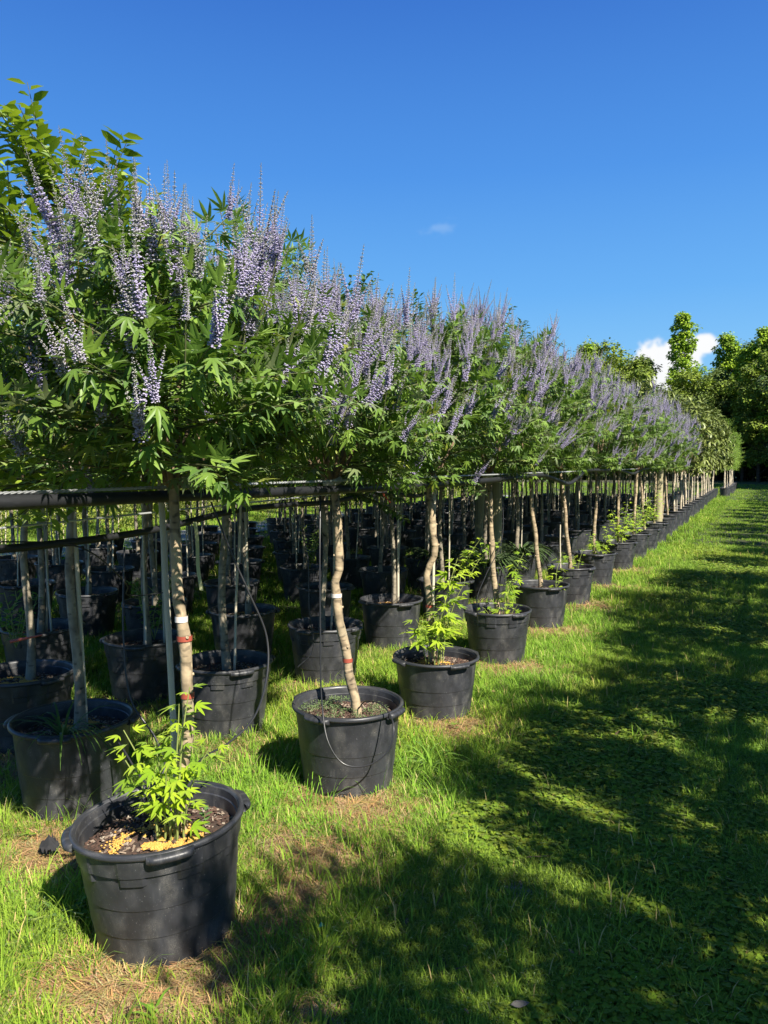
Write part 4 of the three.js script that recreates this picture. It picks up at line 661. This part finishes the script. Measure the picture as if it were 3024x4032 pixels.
[[11.6, 0.45], [13.5, 0.75], [15.2, 0.62], [16.5, 0.7], [18.3, 0.8]].forEach(([u, h], i) => youngShoots(`bright young shoots around the ${ordinal(i + 7)} trunk of the front row`, -2.05, u, [[0.05, 0.05, h, 0.08, 0.02], [-0.02, 0.06, h * 0.6, -0.12, 0.05], [0.06, 0.02, h * 0.7, 0.15, 0.04], [0.0, 0.08, h * 0.45, 0.03, 0.12], [-0.05, 0.03, h * 0.8, -0.08, 0]], 0.10, 6 + i));
{ // mat of weeds in the second pot, seedling in the first, grass clump in the grassy pot
  srand(61); const gb = new GB(); for (let i = 0; i < 2600; i++) { const a = rr(0, 6.283), r = 0.255 * Math.sqrt(rnd()), x = Math.cos(a) * r, z = Math.sin(a) * r; if (fbm(x * 12 + 3, z * 12 + 8, 3) < 0.43) continue; const h = 0.045 * fbm(x * 20, z * 20, 2); gb.leaf(V(x, soilTop(r) - SOILY + rr(0, 0.012) + h * rr(0.4, 1), z), V(gauss(), rr(0, 0.8), gauss()).normalize(), V(0, 1, 0), rr(0.008, 0.02), rr(0.004, 0.007), mixc([0.10, 0.17, 0.05], [0.22, 0.30, 0.12], rnd()), 0.2, 0.2, 1); }
  const w = thing('weeds', 'mat of pale green creeping weeds covering the soil of the looped-tube pot', 'weeds', -2.03, SOILY, -3.71); w.userData.kind = 'stuff'; tag(mesh('weed_leaves', gb.geo(), M.grass, w), null, null, null, 'stuff');
  const sd = thing('seedling', 'small oval-leaved seedling at the right inside of the nearest pot', 'plant', -2.03 + 0.20 * R2, SOILY - 0.015, -2.21 - 0.20 * S2 * 1.0 + 0.02); mesh('stem', new GB().tube([V(0, 0, 0), V(0.01, 0.09, 0.004)], [0.0018, 0.0012], 5).geo(), stemMat, sd);
  for (let k = 0; k < 10; k++) { const g = new GB(), a = k * 2.4; g.leaf(V(0.001 * k, 0.015 + k * 0.008, 0), V(Math.cos(a), 0.5, Math.sin(a)).normalize(), V(0, 1, 0), 0.032, 0.018, [0.11, 0.23, 0.05], 0.15, 0.1, 3, 0.5); mesh('leaf', g.geo(), M.shoot, sd); }
  const clump = (label, x, y, u, n, h0, h1, w2, s0, tint) => { srand(s0); const o = thing('grass_clump', label, 'grass clump', x, y, -u); for (let i = 0; i < n; i++) { const g = new GB(), a = rr(0, 6.28), h = rr(h0, h1), c = mixc(tint[0], tint[1], rnd()), d = V(Math.cos(a), rr(0.9, 1.7), Math.sin(a)).normalize(); let p = V(gauss() * 0.03, 0, gauss() * 0.03), prev = null, dir = d.clone(); for (let k = 0; k <= 6; k++) { const t = k / 6, ww = w2 * (1 - t * t) * 0.5 + 0.0006, q = [g.v(p.x - Math.sin(a) * ww, p.y, p.z + Math.cos(a) * ww, c), g.v(p.x, p.y - 0.25 * ww, p.z, c), g.v(p.x + Math.sin(a) * ww, p.y, p.z - Math.cos(a) * ww, c)]; if (prev) for (let e = 0; e < 2; e++) { g.t(prev[e], prev[e + 1], q[e]); g.t(prev[e + 1], q[e + 1], q[e]); } prev = q; p = p.clone().addScaledVector(dir, h / 6); dir.y -= 0.38; dir.normalize(); } mesh('blade', g.geo(), M.grass, o); } };
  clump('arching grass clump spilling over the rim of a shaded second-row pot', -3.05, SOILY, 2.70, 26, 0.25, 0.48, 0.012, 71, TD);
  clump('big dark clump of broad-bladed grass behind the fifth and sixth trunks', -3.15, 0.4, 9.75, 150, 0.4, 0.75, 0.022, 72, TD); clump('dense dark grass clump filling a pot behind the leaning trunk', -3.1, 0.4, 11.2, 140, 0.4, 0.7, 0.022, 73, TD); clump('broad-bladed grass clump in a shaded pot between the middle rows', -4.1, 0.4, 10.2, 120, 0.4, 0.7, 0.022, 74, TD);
  clump('tuft of long yellow-green grass at the bottom edge of the picture', -1.52, 0, 1.18, 7, 0.16, 0.30, 0.010, 75, T2); clump('tuft of broad grass blades below the nearest pot', -1.66, 0, 1.80, 9, 0.10, 0.2, 0.010, 76, T2); clump('tall grass tuft between the looped-tube pot and the scuffed pot', -1.66, 0, 4.1, 26, 0.22, 0.42, 0.010, 77, T2);
  const bush = (label, x, y, u, h, s0) => { srand(s0); const o = thing('leafy_weed', label, 'plant', x, y, -u); for (let k = 0; k < 8; k++) { const a = rr(0, 6.28), q = [0, 1, 2, 3, 4, 5].map((t) => V(Math.cos(a) * 0.04 * t * rnd(), h * t / 5 * rr(0.8, 1), Math.sin(a) * 0.04 * t)); mesh('stem', new GB().tube(q, 0.003, 5).geo(), stemMat, o); const g = new GB(); singleLeaves([[0.10, 0.22, 0.02], [0.2, 0.36, 0.04]], 0.05, 0.55, 0.025, 2, false)(g, q, h); mesh('leaves', g.geo(), M.shoot, o); } };
  bush('bright bushy weed in a shaded pot at the left edge', -4.95, 0.41, 3.95, 0.45, 91); bush('leafy green weed growing in a shaded pot behind the taped trunk', -4.2, 0.41, 4.6, 0.5, 92); bush('small round leafy plant in a pot of the middle rows', -5.2, 0.41, 8.6, 0.6, 93); bush('broad-leaved weed beside the nearest pot on the left', -2.42, 0, 2.12, 0.10, 94);
  for (const [n, [x, u], label] of [[1, [0.30, 2.92], 'single dry orange-brown leaf lying on the sunlit path'], [2, [-0.66, 2.32], 'grey dead leaf lying in the shaded clover']]) { const g = new GB(); g.leaf(V(0, 0.045, 0), V(0.8, 0.15, n === 1 ? 0.6 : -0.6).normalize(), V(0, 1, 0.2), 0.065, 0.03, n === 1 ? [0.40, 0.20, 0.09] : [0.09, 0.085, 0.075], -0.3, 0.2, 3); const m = mesh('dead_leaf', g.geo(), M.chip); m.position.set(x, 0, -u); tag(m, label, 'leaf'); }
  { const g = new THREE.TetrahedronGeometry(0.016); const m = mesh('plastic_scrap', g, M.tealTape); m.position.set(-1.42, 0.05, -2.42); m.scale.set(1, 0.6, 1.3); tag(m, 'small teal plastic scrap in the straw beside the nearest pot', 'scrap'); }
  { srand(8); const gb2 = new GB(), n = 12, id = []; for (let j = 0; j <= n; j++) { const row = []; for (let i = 0; i <= n; i++) { const x = (i / n - 0.5) * 0.26, z = (j / n - 0.5) * 0.2, e = Math.hypot(x / 0.13, z / 0.1); row.push(gb2.v(x, 0.012 + 0.05 * (1 - Math.min(1, e)) * fbm(x * 40, z * 40, 3) + 0.025 * fbm(x * 70 + 4, z * 70, 2), z, [1, 1, 1])); } id.push(row); } for (let j = 0; j < n; j++) for (let i = 0; i < n; i++) { if (Math.hypot(i - 5.5, j - 5.5) > 6.2 + hash2(i, j) - 0.6) continue; gb2.t(id[j][i], id[j + 1][i], id[j][i + 1]); gb2.t(id[j][i + 1], id[j + 1][i], id[j + 1][i + 1]); } const m = mesh('cloth_scrap', gb2.geo(), std({ color: new THREE.Color().setRGB(0.018, 0.018, 0.02), roughness: 0.95 })); m.position.set(-2.80, 0.02, -2.38); m.scale.set(0.42, 2.0, 0.36); tag(m, 'crumpled scrap of black ground cloth in the dry grass on the left', 'cloth'); }
}

// ------------------------------------------------------------------ sunlit ground and young trees beyond the shaded block
{
  srand(5150);
  const YT = [[0.17, 0.225, 0.02], [0.36, 0.385, 0.045]];
  const bushes = [1, 2, 3].map((k) => { const o = new THREE.Group(); o.name = 'young_tree'; srand(560 + k); const g = new GB(), st = new GB(); st.tube([V(0, 0, 0), V(0.02, 1.5, 0)], [0.014, 0.008], 6); for (let i = 0; i < 1500; i++) { const a = rr(0, 6.28), v = rnd(), r = 0.5 * Math.sqrt(rnd()) * (1 - 0.35 * Math.abs(v - 0.5)), d = V(gauss(), gauss() * 0.6, gauss()).normalize(); g.leaf(V(Math.cos(a) * r, 0.2 + v * 1.95, Math.sin(a) * r), d, V(0, 1, 0.2), rr(0.06, 0.11), rr(0.035, 0.05), mixc(YT[0], YT[1], rnd()), 0.2, 0.3, 1); } mesh('trunk', st.geo(), M.paleTrunk, o); tag(mesh('foliage', g.geo(), M.leaf, o), null, null, null, 'stuff'); return o; });
  for (let k = 0; k < 6; k++) for (let u = 8 + k; u < 44; u += 1.6) { const x = -(14.2 + k * 1.7) + gauss() * 0.2; if (u < -x * 0.72) continue; const b = copy(bushes[Math.floor(rnd() * 3)], 'sunlit yellow-green young tree in the field behind the shaded rows', x, 0, -(u + gauss() * 0.2), rr(0, 6), rr(0.9, 1.15), 'young trees in the sunlit field'); b.userData.category = 'tree'; if (rnd() < 0.85) stake(x + 0.08, 0, -u, 'pale stake among the sunlit young trees in the far field', 'stakes in the sunlit field', 0.02, true); }
}

{ // pale worn ground cloth between the shaded block and the field
  const gb = new GB(), id = []; for (let j = 0; j <= 60; j++) { const row = []; for (let i = 0; i <= 4; i++) { const x = -11.6 - i * 0.5 + 0.15 * (vnoise(j * 0.5, i) - 0.5), u = 6 + j * 0.6; row.push(gb.v(x, 0.03 + 0.03 * vnoise(j * 0.9, i * 1.3), -u, [1, 1, 1], x, u)); } id.push(row); } for (let j = 0; j < 60; j++) for (let i = 0; i < 4; i++) { gb.t(id[j][i], id[j][i + 1], id[j + 1][i]); gb.t(id[j][i + 1], id[j + 1][i + 1], id[j + 1][i]); }
  tag(mesh('ground_cloth', gb.geo(), std({ color: new THREE.Color().setRGB(0.20, 0.205, 0.21), roughness: 0.9 })), 'pale grey ground cloth strip behind the shaded rows of pots', 'ground cloth');
}
// ------------------------------------------------------------------ the wood at the end of the path
function woodTree(s0, H, R, base, tint, style) {
  srand(s0); const o = new THREE.Group(); o.name = 'wood_tree'; const tg = new GB(), g = new GB();
  const ax = [0, 1, 2, 3, 4, 5].map((k) => V(gauss() * 0.15 * k, H * 0.95 * k / 5, gauss() * 0.15 * k)); tg.tube(ax, [0.24, 0.2, 0.16, 0.11, 0.06, 0.02], 7);
  const nb = style === 'spire' ? 120 : 100;
  for (let b = 0; b < nb; b++) {
    const v = base + (1 - base) * Math.pow(rnd(), 0.9), y = H * v, prof = style === 'spire' ? Math.pow(1 - (v - base) / (1 - base), 0.85) * 0.9 + 0.10 : Math.sqrt(Math.max(0.03, 1 - (((v - base) / (1 - base) - 0.42) / 0.62) ** 2)), a = rr(0, 6.283), r = R * prof * Math.sqrt(rr(0.15, 1)) * (0.55 + 0.8 * rnd());
    const f = v / 0.95 * 5, i = Math.min(4, Math.floor(f)), c0 = V().lerpVectors(ax[i], ax[i + 1], f - i), c = V(c0.x + Math.cos(a) * r, y + gauss() * 0.3, c0.z + Math.sin(a) * r); if (b % 2 === 0) tg.tube([V(c0.x, Math.max(0.5, y - r * 0.6), c0.z), c], [0.05, 0.015], 4, [1, 1, 1], false);
    const cs = rr(0.28, 0.9) * (R / 2.6) * (style === 'spire' ? 0.55 : 1), n = Math.round(170 * cs * cs + 60), ct = mixc(tint[0], tint[1], rnd());
    for (let k = 0; k < n; k++) { const d = V(gauss(), gauss() * 0.8, gauss()).normalize(), q = Math.cbrt(rr(0.15, 1)) * (rnd() < 0.15 ? 1.35 : 1); const L = rr(0.17, 0.40); g.leaf(V(c.x + d.x * cs * q, c.y + d.y * cs * 0.8 * q, c.z + d.z * cs * q), V(d.x + gauss() * 0.8, d.y * 0.5 - 0.2 + gauss() * 0.5, d.z + gauss() * 0.8).normalize(), V(gauss() * 0.6, 1, gauss() * 0.6).normalize(), L, L * 0.75, mixc(ct, tint[1], rnd() * 0.5), 0.15, 0.3, 1, 0.45); }
  }
  mesh('trunk', tg.geo(), M.darkBark, o); tag(mesh('crown', g.geo(), M.farLeaf, o), null, null, null, 'stuff'); return o;
}
{
  const GA = [[0.13, 0.25, 0.012], [0.32, 0.45, 0.025]], GO = [[0.12, 0.19, 0.016], [0.23, 0.30, 0.03]], GD = [[0.045, 0.085, 0.014], [0.10, 0.165, 0.026]], GB2 = [[0.085, 0.145, 0.028], [0.17, 0.24, 0.045]];
  const kinds = [woodTree(7, 17, 3.7, 0.12, GA, 'spire'), woodTree(8, 16, 3.9, 0.12, GA, 'spire'), woodTree(3, 13.5, 3.6, 0.2, GO, 'round'), woodTree(4, 12, 4.2, 0.1, GD, 'round'), woodTree(5, 12, 3.4, 0.12, GB2, 'round'), woodTree(6, 8, 3.4, 0.02, GD, 'round')];
  // azimuth (degrees right of the picture's middle), distance, kind, scale, label
  const at = (deg, d) => { const a = camA + deg * Math.PI / 180; return [d * Math.sin(a), d * Math.cos(a)]; };
  const list = [[20.9, 92, 0, 1.06, 'tall narrow bright green tree standing against the white cloud'], [23.9, 96, 1, 1.02, 'tall narrow green tree just right of the white cloud'], [25.9, 88, 0, 0.9, 'tall green tree at the right edge of the picture'], [28.4, 86, 1, 1.05, 'tall green tree just outside the right edge'], [15.7, 90, 2, 1.13, 'round olive-green tree rising above the far flowering trees'], [14.3, 88, 1, 0.93, 'yellow-green tree top peeking over the purple spikes'], [17.5, 94, 4, 1.12, 'loose grey-green tree left of the white cloud'], [16.6, 98, 2, 1.08, 'olive tree half hidden behind the grey-green one'], [25.4, 100, 3, 1.25, 'dark round tree between the tall green ones'], [22.5, 91, 4, 0.95, 'blue-green tree behind the two tall narrow ones'], [27.4, 98, 3, 1.2, 'dark dense tree behind the right edge trees'], [12.0, 92, 2, 1.05, 'olive tree mostly hidden behind the flowering row'], [10, 95, 4, 0.9, 'grey-green tree hidden behind the flowering row'], [13.0, 90, 4, 1.0, 'grey-green tree above the middle of the flowering row'], [19.4, 90, 4, 0.78, 'small bright tree below the white cloud'], [24.9, 90, 0, 0.8, 'shorter bright green tree between the two tall ones at the right'], [21.9, 89, 2, 0.85, 'low olive tree at the foot of the tall narrow tree'], [26.6, 86, 2, 0.95, 'olive tree at the very right edge']];
  for (const [deg, d, k, s, label] of list) { const [x, u] = at(deg, d); srand(deg * 100); const t = copy(kinds[k], label, x, 0, -u, rr(0, 6), s); t.userData.category = 'tree'; }
  srand(6006);
  for (let i = 0; i < 46; i++) { const deg = 4 + i * 0.62 + gauss() * 0.3, d = rr(92, 112), [x, u] = at(deg, d), k = [3, 4, 5, 5, 3][i % 5]; const t = copy(kinds[k], 'dark tree in the dense wood closing the end of the path', x, 0, -u, rr(0, 6), rr(0.7, 0.95), 'dark trees of the far wood'); t.userData.category = 'tree'; }
  for (let i = 0; i < 12; i++) { const u = 62 + i * 4, x = 5.6 + rr(0, 1.5) + (u - 60) * 0.02; const t = copy(kinds[i % 2 ? 5 : 3], 'dark tree of the shaded edge on the right of the path', x, 0, -u, rr(0, 6), rr(0.8, 1.0), 'dark trees along the right of the path'); t.userData.category = 'tree'; }
  for (let i = 0; i < 26; i++) { const deg = -27 + i * 1.25 + gauss() * 0.3, d = rr(55, 75), [x, u] = at(deg, d); const t = copy(kinds[[2, 4, 5][i % 3]], 'green tree far behind the rows on the left', x, 0, -u, rr(0, 6), rr(0.32, 0.42), 'far trees behind the rows'); t.userData.category = 'tree'; }
}
renderer.render(scene, camera);
